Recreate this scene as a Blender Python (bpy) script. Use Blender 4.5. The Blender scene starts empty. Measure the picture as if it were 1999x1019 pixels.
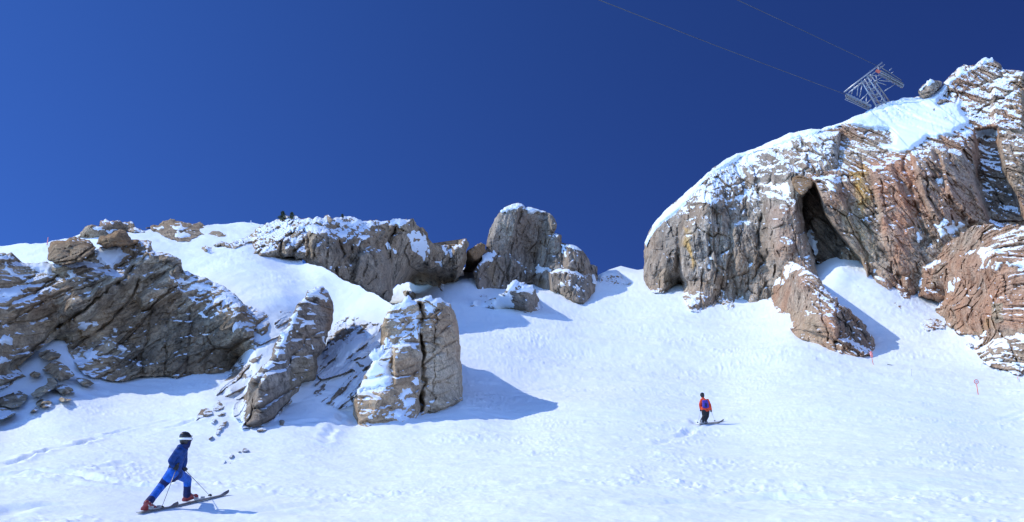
import bpy, bmesh, math, random
import numpy as np
from mathutils import Vector, Matrix

# ------------------------------------------------------------------ camera, sky, sun, exposure
SC = bpy.context.scene
COL = SC.collection
W, H, F = 1999.0, 1019.0, 1569.0            # photograph size and focal length in its pixels
CX, CY = 999.5, 509.5
PITCH = math.radians(22.0)
SP, CP = math.sin(PITCH), math.cos(PITCH)
SUN_EL, SUN_BACK = math.radians(44.0), math.radians(5.0)

cam = bpy.data.objects.new('camera', bpy.data.cameras.new('camera'))
COL.objects.link(cam)
cam.data.sensor_fit = 'HORIZONTAL'
cam.data.sensor_width = 36.0
cam.data.lens = 36.0 * F / W
cam.data.clip_start = 0.1
cam.data.clip_end = 5000.0
cam.location = (0, 0, 0)
cam.rotation_euler = (math.pi / 2 + PITCH, 0, 0)
SC.camera = cam

wd = bpy.data.worlds.new('World')
SC.world = wd
wd.use_nodes = True
wn = wd.node_tree
sky = wn.nodes.new('ShaderNodeTexSky')
sky.sky_type = 'NISHITA'
sky.sun_disc = False
sky.sun_elevation = SUN_EL
sky.sun_rotation = math.radians(270) + SUN_BACK
sky.altitude = 3000
sky.air_density = 1.0
sky.dust_density = 0.1
sky.ozone_density = 5.0
bg = wn.nodes['Background']
bg.inputs['Strength'].default_value = 0.085
# deep polarised mountain blue: brighter on the sun's side
tcw = wn.nodes.new('ShaderNodeTexCoord')
dotn = wn.nodes.new('ShaderNodeVectorMath'); dotn.operation = 'DOT_PRODUCT'
dotn.inputs[1].default_value = (-math.cos(SUN_EL), 0, math.sin(SUN_EL))
wn.links.new(tcw.outputs['Generated'], dotn.inputs[0])
skr = wn.nodes.new('ShaderNodeValToRGB')
skr.color_ramp.elements[0].position = 0.0; skr.color_ramp.elements[0].color = (0.32, 0.46, 1.02, 1)
skr.color_ramp.elements[1].position = 0.75; skr.color_ramp.elements[1].color = (0.46, 0.79, 1.50, 1)
wn.links.new(dotn.outputs['Value'], skr.inputs[0])
skm = wn.nodes.new('ShaderNodeMix'); skm.data_type = 'RGBA'; skm.blend_type = 'MULTIPLY'; skm.inputs[0].default_value = 1.0
wn.links.new(sky.outputs[0], skm.inputs[6]); wn.links.new(skr.outputs[0], skm.inputs[7])
sepw = wn.nodes.new('ShaderNodeSeparateXYZ'); wn.links.new(tcw.outputs['Generated'], sepw.inputs[0])
hzr = wn.nodes.new('ShaderNodeValToRGB')            # extra brightening low over the horizon, added to lift the shadows
hzr.color_ramp.elements[0].position = 0.0; hzr.color_ramp.elements[0].color = (1.7, 2.1, 2.5, 1)
hzr.color_ramp.elements[1].position = 0.31; hzr.color_ramp.elements[1].color = (1, 1, 1, 1)
wn.links.new(sepw.outputs['Z'], hzr.inputs[0])
skh = wn.nodes.new('ShaderNodeMix'); skh.data_type = 'RGBA'; skh.blend_type = 'MULTIPLY'; skh.inputs[0].default_value = 1.0
wn.links.new(skm.outputs[2], skh.inputs[6]); wn.links.new(hzr.outputs[0], skh.inputs[7])
bkr = wn.nodes.new('ShaderNodeValToRGB')            # brightening added overhead and behind the camera, to fill the shadows
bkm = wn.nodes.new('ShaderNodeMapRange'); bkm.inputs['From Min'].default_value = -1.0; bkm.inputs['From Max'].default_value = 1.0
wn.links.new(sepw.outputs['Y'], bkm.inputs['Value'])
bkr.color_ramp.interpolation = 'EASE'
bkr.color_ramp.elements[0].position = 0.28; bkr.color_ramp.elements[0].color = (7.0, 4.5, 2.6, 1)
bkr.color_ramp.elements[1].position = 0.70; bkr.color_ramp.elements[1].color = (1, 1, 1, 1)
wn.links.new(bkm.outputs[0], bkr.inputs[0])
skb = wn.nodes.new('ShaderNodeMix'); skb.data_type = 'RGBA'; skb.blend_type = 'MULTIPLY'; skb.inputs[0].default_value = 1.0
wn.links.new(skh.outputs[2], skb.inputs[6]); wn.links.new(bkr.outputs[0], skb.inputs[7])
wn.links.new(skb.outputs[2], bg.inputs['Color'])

sl = bpy.data.lights.new('sun', 'SUN')
sl.energy = 3.3
sl.angle = math.radians(0.5)
sl.color = (1.0, 0.94, 0.82)
sun = bpy.data.objects.new('sun', sl)
COL.objects.link(sun)
S = Vector((-math.cos(SUN_EL) * math.cos(SUN_BACK), math.cos(SUN_EL) * math.sin(SUN_BACK), math.sin(SUN_EL)))
sun.rotation_euler = S.to_track_quat('Z', 'Y').to_euler()
sun.location = (-60, 20, 80)

SC.view_settings.view_transform = 'Standard'
SC.view_settings.look = 'None'
SC.view_settings.exposure = 0.0
SC.view_settings.gamma = 1.0
SC.cycles.max_bounces = 6
SC.cycles.diffuse_bounces = 4

# ------------------------------------------------------------------ maths helpers
def unproject(u, v, d):
    xr = (np.asarray(u, float) - CX) / F
    yu = -(np.asarray(v, float) - CY) / F
    d = np.asarray(d, float)
    return np.stack([d * xr, d * (CP - yu * SP), d * (SP + yu * CP)], -1)

def P(u, v, d):
    return Vector(unproject(u, v, d).tolist())

def proj_depth(p):
    return p[..., 1] * CP + p[..., 2] * SP

def hash01(ix, iy, iz, seed):
    n = (ix.astype(np.int64) * 374761393 + iy.astype(np.int64) * 668265263 + iz.astype(np.int64) * 2147483647 + seed * 1274126177) & 0xFFFFFFFF
    n = ((n ^ (n >> 13)) * 1274126177) & 0xFFFFFFFF
    n = ((n ^ (n >> 16)) * 2246822519) & 0xFFFFFFFF
    n = n ^ (n >> 15)
    return n / 4294967295.0

def gnoise(x, y, seed=0):
    """2-D gradient noise, about -1..1"""
    x0 = np.floor(x); y0 = np.floor(y)
    fx = x - x0; fy = y - y0
    ux = fx * fx * fx * (fx * (fx * 6 - 15) + 10); uy = fy * fy * fy * (fy * (fy * 6 - 15) + 10)
    z = np.zeros_like(x0)
    r = 0
    for i in (0, 1):
        for j in (0, 1):
            a = hash01(x0 + i, y0 + j, z, seed) * 6.2831853
            g = np.cos(a) * (fx - i) + np.sin(a) * (fy - j)
            r = r + g * (ux if i else 1 - ux) * (uy if j else 1 - uy)
    return r * 1.5

def fbm(x, y, oct=4, seed=0, gain=0.5, ridged=False):
    r = 0; a = 1.0; t = 0
    for o in range(oct):
        n = gnoise(x, y, seed + o * 17)
        if ridged: n = 1 - 2 * np.abs(n)
        r = r + a * n; t += a; a *= gain
        x = x * 2.03 + 11.3; y = y * 2.03 - 7.1
    return r / t

def facet(x, y, seed, tilt=0.9, step=0.45):
    """jittered cells, each a tilted plane: angular broken rock. returns height, border distance"""
    x0 = np.floor(x); y0 = np.floor(y)
    b1 = np.full(x.shape, 1e9); b2 = np.full(x.shape, 1e9); h = np.zeros(x.shape)
    z = np.zeros_like(x0)
    for i in (-1, 0, 1):
        for j in (-1, 0, 1):
            cx = x0 + i; cy = y0 + j
            sx = cx + hash01(cx, cy, z, seed); sy = cy + hash01(cx, cy, z + 1, seed)
            dx = x - sx; dy = y - sy
            d = dx * dx + dy * dy
            hh = (hash01(cx, cy, z + 2, seed) - .5) * 2 * step + (hash01(cx, cy, z + 3, seed) - .5) * 2 * tilt * dx + (hash01(cx, cy, z + 4, seed) - .5) * 2 * tilt * dy
            m = d < b1
            b2 = np.where(m, b1, np.minimum(b2, d))
            h = np.where(m, hh, h)
            b1 = np.where(m, d, b1)
    return h, np.sqrt(b2) - np.sqrt(b1)

def sstep(a, b, x):
    t = np.clip((x - a) / (b - a), 0, 1)
    return t * t * (3 - 2 * t)

class RBF:
    """smooth inverse-depth field through (u, v, depth) points; planes come out exact"""
    def __init__(s, pts, thin=True, lam=0.0):
        p = np.array(pts, float)
        s.c = p[:, :2] / 100.0
        s.thin = thin
        n = len(p)
        y = 1.0 / p[:, 2]
        A = np.zeros((n + 3, n + 3))
        A[:n, :n] = s.k(s.c, s.c) + lam * np.eye(n)
        A[:n, n] = 1; A[:n, n + 1:] = s.c
        A[n, :n] = 1; A[n + 1:, :n] = s.c.T
        s.w = np.linalg.lstsq(A, np.concatenate([y, np.zeros(3)]), rcond=None)[0]
        s.lo, s.hi = y.min() * .6, y.max() * 1.5
    def k(s, a, b):
        d = np.sqrt(((a[:, None] - b[None]) ** 2).sum(-1))
        return d * d * np.log(d + 1e-9) if s.thin else -d
    def __call__(s, u, v):
        u = np.asarray(u, float); v = np.asarray(v, float)
        shp = u.shape
        q = np.stack([u.ravel(), v.ravel()], -1) / 100.0
        out = np.empty(len(q))
        for i in range(0, len(q), 20000):
            out[i:i + 20000] = s.k(q[i:i + 20000], s.c) @ s.w[:-3]
        out += s.w[-3] + q @ s.w[-2:]
        return (1.0 / np.clip(out, s.lo, s.hi)).reshape(shp)

def poly_dist(u, v, poly, closed=True):
    """distance to a polyline, nearest point, and inside test"""
    p = np.array(poly, float)[:, :2]
    q = np.roll(p, -1, 0) if closed else p[1:]
    a = p if closed else p[:-1]
    uu = u.ravel(); vv = v.ravel()
    best = np.full(uu.shape, 1e18); bx = np.zeros(uu.shape); by = np.zeros(uu.shape)
    ins = np.zeros(uu.shape, bool); bi = np.zeros(uu.shape, int)
    for i, ((ax, ay), (cx, cy)) in enumerate(zip(a, q)):
        ex, ey = cx - ax, cy - ay
        L = ex * ex + ey * ey + 1e-12
        t = np.clip(((uu - ax) * ex + (vv - ay) * ey) / L, 0, 1)
        px = ax + t * ex; py = ay + t * ey
        d = (uu - px) ** 2 + (vv - py) ** 2
        m = d < best
        best[m] = d[m]; bx[m] = px[m]; by[m] = py[m]; bi[m] = i
        if closed and ay != cy:
            c = ((ay > vv) != (cy > vv)) & (uu < ex * (vv - ay) / (ey if ey else 1e-12) + ax)
            ins ^= c
    s = u.shape
    return np.sqrt(best).reshape(s), bx.reshape(s), by.reshape(s), ins.reshape(s), bi.reshape(s)

def rough(poly, amp, rnd, minlen=4.0, closed=True):
    """fractal subdivision of a traced outline; keeps the index of the source edge"""
    out = []
    n = len(poly)
    def rec(a, b, e):
        L = math.hypot(b[0] - a[0], b[1] - a[1])
        if L < minlen:
            out.append((a[0], a[1], e)); return
        o = rnd.gauss(0, 1) * amp * L
        nx, ny = -(b[1] - a[1]) / L, (b[0] - a[0]) / L
        t = rnd.uniform(.4, .6)
        m = (a[0] + (b[0] - a[0]) * t + nx * o, a[1] + (b[1] - a[1]) * t + ny * o)
        rec(a, m, e); rec(m, b, e)
    for i in range(n if closed else n - 1):
        rec(poly[i], poly[(i + 1) % n], i)
    return out

# ------------------------------------------------------------------ object helpers
def set_props(o, label=None, cat=None, group=None, kind=None):
    if label: o['label'] = label
    if cat: o['category'] = cat
    if group: o['group'] = group
    if kind: o['kind'] = kind
    return o

def mesh_np(name, V, quads, tris, mat, parent=None, origin=None, smooth=True, attrs=None):
    V = np.asarray(V, float)
    if origin is None:
        origin = Vector((0, 0, 0))
    me = bpy.data.meshes.new(name)
    V2 = V - np.array(origin)
    nq = len(quads); nt = len(tris)
    me.vertices.add(len(V2)); me.vertices.foreach_set('co', V2.astype(np.float32).ravel())
    idx = np.concatenate([np.asarray(quads, np.int32).ravel(), np.asarray(tris, np.int32).ravel()]) if nt else np.asarray(quads, np.int32).ravel()
    me.loops.add(len(idx)); me.loops.foreach_set('vertex_index', idx.astype(np.int32))
    me.polygons.add(nq + nt)
    ls = np.concatenate([np.arange(nq) * 4, nq * 4 + np.arange(nt) * 3]).astype(np.int32)
    me.polygons.foreach_set('loop_start', ls)
    me.polygons.foreach_set('use_smooth', np.full(nq + nt, smooth))
    me.update(calc_edges=True)
    me.validate()
    for k, val in (attrs or {}).items():
        if val.ndim == 1:
            a = me.attributes.new(k, 'FLOAT', 'POINT'); a.data.foreach_set('value', val.astype(np.float32))
        else:
            a = me.attributes.new(k, 'FLOAT_COLOR', 'POINT'); a.data.foreach_set('color', val.astype(np.float32).ravel())
    me.materials.append(mat)
    o = bpy.data.objects.new(name, me)
    COL.objects.link(o)
    if parent is not None:
        o.parent = parent
        o.location = Vector(origin) - parent.location
    else:
        o.location = origin
    return o

def bm_obj(name, bm, mat, parent=None, smooth=True, origin=None):
    me = bpy.data.meshes.new(name)
    org = Vector(origin) if origin is not None else Vector((0, 0, 0))
    if parent is not None and origin is None:
        org = parent.matrix_basis.translation.copy()
        q = parent.parent
        while q is not None:
            org += q.matrix_basis.translation; q = q.parent
    bmesh.ops.translate(bm, verts=bm.verts, vec=-org)
    bmesh.ops.recalc_face_normals(bm, faces=bm.faces)
    bm.to_mesh(me); bm.free()
    for p in me.polygons: p.use_smooth = smooth
    if isinstance(mat, (list, tuple)):
        for m in mat: me.materials.append(m)
    else:
        me.materials.append(mat)
    o = bpy.data.objects.new(name, me)
    COL.objects.link(o)
    if parent is not None:
        o.parent = parent
    else:
        o.location = org
    return o

def empty(name, loc):
    o = bpy.data.objects.new(name, None)
    o.empty_display_size = .2
    COL.objects.link(o); o.location = loc
    return o

# ------------------------------------------------------------------ materials
def new_mat(name):
    m = bpy.data.materials.new(name); m.use_nodes = True
    return m, m.node_tree, m.node_tree.nodes['Principled BSDF']

def nd(nt, t, **kw):
    n = nt.nodes.new(t)
    for k, v in kw.items(): setattr(n, k, v)
    return n

def ramp(nt, stops):
    r = nd(nt, 'ShaderNodeValToRGB')
    e = r.color_ramp.elements
    while len(e) < len(stops): e.new(0.5)
    for el, (p, c) in zip(e, stops):
        el.position = p
        el.color = (c[0], c[1], c[2], 1) if not isinstance(c, (int, float)) else (c, c, c, 1)
    return r

def noise(nt, vec, scale, detail=4, rough=.55, dist=0.0):
    n = nd(nt, 'ShaderNodeTexNoise')
    n.inputs['Scale'].default_value = scale
    n.inputs['Detail'].default_value = detail
    n.inputs['Roughness'].default_value = rough
    n.inputs['Distortion'].default_value = dist
    if vec is not None: nt.links.new(vec, n.inputs['Vector'])
    return n

def mixc(nt, fac, a, b, mode='MIX'):
    m = nd(nt, 'ShaderNodeMix', data_type='RGBA', blend_type=mode)
    for s, val in ((m.inputs[0], fac), (m.inputs[6], a), (m.inputs[7], b)):
        if isinstance(val, (int, float)): s.default_value = val
        elif isinstance(val, tuple): s.default_value = (*val, 1)
        else: nt.links.new(val, s)
    return m.outputs[2]

SNOW_COL = (0.82, 0.885, 0.965)

def mat_snow(name, big=True):
    m, nt, b = new_mat(name)
    geo = nd(nt, 'ShaderNodeNewGeometry')
    n1 = noise(nt, geo.outputs['Position'], 0.35, 3)
    r1 = ramp(nt, [(0.3, (0.80, 0.885, 0.955)), (0.75, (0.835, 0.905, 0.965))])
    nt.links.new(n1.outputs['Fac'], r1.inputs[0])
    nt.links.new(r1.outputs[0], b.inputs['Base Color'])
    b.inputs['Roughness'].default_value = .75
    b.inputs['Specular IOR Level'].default_value = .15
    n2 = noise(nt, geo.outputs['Position'], 7.0, 4, .6)
    n3 = noise(nt, geo.outputs['Position'], 1.6, 3, .6)
    bu = nd(nt, 'ShaderNodeBump'); bu.inputs['Strength'].default_value = .25; bu.inputs['Distance'].default_value = .05
    bu2 = nd(nt, 'ShaderNodeBump'); bu2.inputs['Strength'].default_value = .3; bu2.inputs['Distance'].default_value = .15
    nt.links.new(n2.outputs['Fac'], bu.inputs['Height'])
    nt.links.new(n3.outputs['Fac'], bu2.inputs['Height'])
    nt.links.new(bu2.outputs[0], bu.inputs['Normal'])
    nt.links.new(bu.outputs[0], b.inputs['Normal'])
    return m

def mat_rock(name, cols, angle=0.0, stretch=5.0, scale=1.0, streak=0.5, fleck=0.5, lit=1.0):
    """cols = dark, mid, light, warm. angle = strata direction in the frontal (x, z) plane, degrees"""
    m, nt, b = new_mat(name)
    geo = nd(nt, 'ShaderNodeNewGeometry')
    rot = nd(nt, 'ShaderNodeMapping', vector_type='POINT')
    rot.inputs['Rotation'].default_value = (0, math.radians(angle), 0)
    nt.links.new(geo.outputs['Position'], rot.inputs['Vector'])
    st = nd(nt, 'ShaderNodeMapping', vector_type='POINT')
    st.inputs['Scale'].default_value = (1.0 / stretch, .5, 1.0)
    nt.links.new(rot.outputs[0], st.inputs['Vector'])
    big = noise(nt, geo.outputs['Position'], 0.16 * scale, 4, .6, .6)
    mid = noise(nt, geo.outputs['Position'], 0.9 * scale, 5, .65, .3)
    strat = noise(nt, st.outputs[0], 1.7 * scale, 5, .65, .4)
    fine = noise(nt, geo.outputs['Position'], 5.0 * scale, 4, .7)
    r = ramp(nt, [(0.33, cols[0]), (0.46, cols[1]), (0.60, cols[2]), (0.75, cols[1])])
    nt.links.new(mid.outputs['Fac'], r.inputs[0])
    rw = ramp(nt, [(0.42, 0.0), (0.60, 1.0)])
    nt.links.new(big.outputs['Fac'], rw.inputs[0])
    c = mixc(nt, rw.outputs[0], r.outputs[0], cols[3])
    c = mixc(nt, .25, c, r.outputs[0])
    rs = ramp(nt, [(0.35, 0.22), (0.5, 1.0), (0.66, 1.35)])
    nt.links.new(strat.outputs['Fac'], rs.inputs[0])
    c = mixc(nt, streak, c, rs.outputs[0], 'MULTIPLY')
    rf = ramp(nt, [(0.36, 0.28), (0.5, 1.0), (0.70, 1.45)])
    nt.links.new(fine.outputs['Fac'], rf.inputs[0])
    c = mixc(nt, fleck, c, rf.outputs[0], 'MULTIPLY')
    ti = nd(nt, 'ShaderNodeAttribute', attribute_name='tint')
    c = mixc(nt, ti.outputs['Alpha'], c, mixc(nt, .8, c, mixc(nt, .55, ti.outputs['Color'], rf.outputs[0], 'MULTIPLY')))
    # snow lying on it
    sn = nd(nt, 'ShaderNodeAttribute', attribute_name='snow')
    add = nd(nt, 'ShaderNodeMath', operation='MULTIPLY_ADD')
    nt.links.new(fine.outputs['Fac'], add.inputs[0]); add.inputs[1].default_value = .5
    nt.links.new(sn.outputs['Fac'], add.inputs[2])
    rr = ramp(nt, [(0.70, 0.0), (0.80, 1.0)])
    nt.links.new(add.outputs[0], rr.inputs[0])
    c = mixc(nt, rr.outputs[0], c, SNOW_COL)
    nt.links.new(c, b.inputs['Base Color'])
    b.inputs['Roughness'].default_value = .88
    b.inputs['Specular IOR Level'].default_value = .2
    bu = nd(nt, 'ShaderNodeBump'); bu.inputs['Strength'].default_value = .8; bu.inputs['Distance'].default_value = .12
    hs = nd(nt, 'ShaderNodeMath', operation='MULTIPLY_ADD')
    nt.links.new(strat.outputs['Fac'], hs.inputs[0]); hs.inputs[1].default_value = 1.6
    nt.links.new(fine.outputs['Fac'], hs.inputs[2])
    nt.links.new(hs.outputs[0], bu.inputs['Height'])
    nt.links.new(bu.outputs[0], b.inputs['Normal'])
    return m

def mat_plain(name, col, rough_=.6, metal=0.0, var=.15, scale=20.0, bump=0.0, spec=.4):
    m, nt, b = new_mat(name)
    tc = nd(nt, 'ShaderNodeTexCoord')
    n = noise(nt, tc.outputs['Object'], scale, 3)
    lo = tuple(c * (1 - var) for c in col); hi = tuple(min(1, c * (1 + var)) for c in col)
    r = ramp(nt, [(0.3, lo), (0.7, hi)])
    nt.links.new(n.outputs['Fac'], r.inputs[0])
    nt.links.new(r.outputs[0], b.inputs['Base Color'])
    b.inputs['Roughness'].default_value = rough_
    b.inputs['Metallic'].default_value = metal
    b.inputs['Specular IOR Level'].default_value = spec
    if bump:
        bu = nd(nt, 'ShaderNodeBump'); bu.inputs['Strength'].default_value = bump; bu.inputs['Distance'].default_value = .02
        nt.links.new(n.outputs['Fac'], bu.inputs['Height']); nt.links.new(bu.outputs[0], b.inputs['Normal'])
    return m

M_SNOW = mat_snow('snow')
M_CAP = mat_snow('snow_cap')
OLIVE = [(0.106, 0.086, 0.061), (0.350, 0.279, 0.196), (0.499, 0.428, 0.308), (0.406, 0.280, 0.162)]
BROWN = [(0.077, 0.054, 0.034), (0.276, 0.187, 0.109), (0.372, 0.267, 0.167), (0.312, 0.182, 0.088)]
GREY = [(0.071, 0.061, 0.050), (0.269, 0.228, 0.184), (0.406, 0.351, 0.288), (0.290, 0.218, 0.155)]
TAN = [(0.088, 0.076, 0.062), (0.321, 0.268, 0.214), (0.473, 0.407, 0.330), (0.351, 0.257, 0.180)]
RED = [(0.096, 0.072, 0.054), (0.348, 0.264, 0.192), (0.491, 0.385, 0.289), (0.407, 0.232, 0.142)]
M_LEFT = mat_rock('rock_olive', OLIVE, 35, 4, 1.0, .6, .5)
M_BROWN = mat_rock('rock_brown', BROWN, 20, 3, 1.3, .4, .5)
M_RIDGE = mat_rock('rock_grey_brown', [(r * 1.12, g * 1.03, b * .88) for r, g, b in GREY], 70, 4, .8, .55, .5)
M_FIN = mat_rock('rock_banded', GREY, -18, 7, 1.5, .75, .45)
M_PILLAR = mat_rock('rock_tan', [(r * 1.38, g * 1.30, b * 1.12) for r, g, b in TAN], 4, 6, 1.2, .45, .5)
M_TOWER = mat_rock('rock_tower', GREY, 82, 6, .6, .5, .35)
M_DOME = mat_rock('rock_dome', TAN, 82, 5, .6, .55, .5)
M_FACE = mat_rock('rock_face', RED, -68, 5, .6, .5, .55)
M_CRAG = mat_rock('rock_crag', RED, -60, 3, .8, .45, .6)
M_DARK = mat_rock('rock_dark', GREY, 60, 3, 2.0, .4, .5)

# ------------------------------------------------------------------ the snow ground: depth fields
MAIN_PTS = [
 (1000,1019,14.5),(1000,900,28),(1000,822,47),(1000,760,62),(1000,700,80),(1000,650,100),(1000,600,125),
 (300,995,17.3),(100,900,26),(0,830,38),(200,800,42.5),(250,742,52),(110,690,50),(480,835,38),(420,780,44.5),
 (600,830,40),(690,830,43.5),(820,818,46.5),(905,780,54),(0,760,45),(100,1019,14.3),(500,930,25),(400,880,31.5),
 (1999,1019,14.5),(1999,900,28),(1906,770,57),(1999,730,66),(1700,700,79),(1850,640,92),(1720,590,102),
 (1660,560,109),(1640,520,116),(1500,600,119),(1350,600,124),(1260,570,142),(1540,640,97),
 (1210,535,165),(1210,518,172),(950,565,145),(1050,570,145),(1140,590,138),(860,570,135),(930,545,150),(1150,560,150),
 (1400,822,46),(1500,760,61),(1500,900,28),(300,600,75),(600,650,95),(800,620,115),(0,600,64),(-300,800,33),(-300,1019,13.5),
 (560,790,45.2),(600,790,45.0),(640,790,45.7),(690,790,46.8),(640,745,50.0),(700,750,50.2),(740,775,48.6),
 (2300,1019,14.5),(2300,800,45),(1700,520,118),(1800,570,108),(1960,640,84),(2200,650,85),(-300,600,52),
]
for uu in (-600, 200, 1000, 1800, 2600):
    MAIN_PTS += [(uu, 1144, 8.9), (uu, 1300, 5.7), (uu, 1600, 3.42)]
T_RBF = RBF(MAIN_PTS)
def T(u, v): return T_RBF(u, v)
def T1(u, v): return float(T_RBF(np.array([u], float), np.array([v], float))[0])

SHELF_PTS = [(0,484,86),(-200,490,84),(120,480,84),(200,460,90),(300,445,97),(450,437,105),(400,500,80),(330,470,88),(550,560,67),
 (480,480,86),(480,600,60),(620,540,74),(700,570,68),(765,600,61),(610,625,62),(645,625,63),(640,700,54.5),(560,720,50.5),(700,660,57),(790,600,59.5),
 (470,700,52),(520,640,57),(350,540,72),(620,780,46.0),(420,770,46),(500,437,105),(560,425,108),(800,640,57),(740,700,53),(650,800,44.5),(540,790,44.5),(300,520,74),
 (560,505,87),(590,515,84),(250,500,76),(100,500,78)]
SH_RBF = RBF(SHELF_PTS)
def SH(u, v):
    D = SH_RBF(u, v)
    low = np.maximum(sstep(770, 820, v), sstep(500, 440, u) * sstep(640, 730, v))
    return D * (1 - low) + (T(u, v) + .5) * low
CALM = [(*unproject(a, b, T1(a, b))[:2], r) for a, b, r in ((330, 985, 1.6), (370, 975, 1.3), (420, 968, 1.0), (295, 997, 1.0), (1385, 825, 1.8), (1909, 770, 1.0), (1705, 712, 1.2), (1740, 713, 1.0))]

def wall(base, pts, k=.5, ground=None):
    """depths of a steep face standing on the line 'base': k = .4 is upright, more leans back; pts (u, v[, offset m])"""
    g = ground or T
    b = np.array(base, float)
    out = []
    for p in pts:
        vb = float(np.interp(p[0], b[:, 0], b[:, 1]))
        d = float(np.interp(p[0], b[:, 0], b[:, 2])) if b.shape[1] > 2 else float(g(np.array([p[0]], float), np.array([vb]))[0])
        d = d + k * (vb - p[1]) * d / F + (p[2] if len(p) > 2 else 0)
        out.append((p[0], p[1], d))
    return out

def terrain_bumps(p, amp=1.0):
    """chopped, skied-over snow: metres of height from world x, y"""
    x, y = p[..., 0], p[..., 1]
    mask = sstep(-.05, .5, fbm(x / 9.0 + .3 * y / 9.0, y / 5.0, 4, 5))
    wob = .4 * gnoise(x / .9, y / .9, 3)
    c1 = np.clip(gnoise(x / .48 + wob, y / .34, 21) - .22, 0, 1)          # single clods of broken snow
    c2 = np.clip(gnoise(x / .22 + wob, y / .17, 24) - .15, 0, 1)
    c3 = fbm(x / 1.8 + wob, y / .30, 3, 27, .55, True)                     # scraped, side-slipped streaks
    h = .15 * (.12 + .88 * mask) * c1 + .085 * (.25 + .75 * mask) * c2 + .016 * c3
    h = h + .10 * fbm(x / 4.0, y / 3.0, 3, 8) + .05 * fbm(x / 1.1, y / .8, 3, 12)
    h = h + .28 * gnoise(x / 17.0, y / 14.0, 2) * sstep(20, 45, y)
    far = 1 + 1.1 * sstep(30, 100, y)
    for cx, cy, r in CALM:
        far = far * (1 - .97 * np.exp(-((x - cx) ** 2 + (y - cy) ** 2) / r ** 2))
    return h * amp * far

TRACKS = [  # ski tracks and wind lips on the left of the slope: pixel polylines, width m, depth m
 ([(0,913),(55,893),(105,875),(150,866),(190,850)], .16, .10),
 ([(205,843),(260,832),(330,818),(375,806)], .14, .08),
 ([(0,930),(60,924),(120,925),(170,934),(220,944),(275,952)], .25, .09),
 ([(0,934),(70,929),(160,932),(230,949),(300,954)], .25, .08),
 ([(0,1000),(40,991),(90,985),(150,981),(260,976)], .25, .08),
 ([(195,915),(225,910),(245,903)], .15, .07),
 ([(330,832),(350,827),(372,821),(385,816)], .2, .09),
 ([(640,848),(632,862),(650,835),(668,812)], .2, .07),
 ([(500,998),(700,972),(900,956),(1050,948)], .25, .05),
 ([(1500,975),(1650,968),(1790,955)], .35, .08),
 ([(1250,985),(1500,972),(1700,972),(1999,985)], .3, .05),
 ([(900,905),(1100,880),(1300,872)], .3, .05),
]

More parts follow.
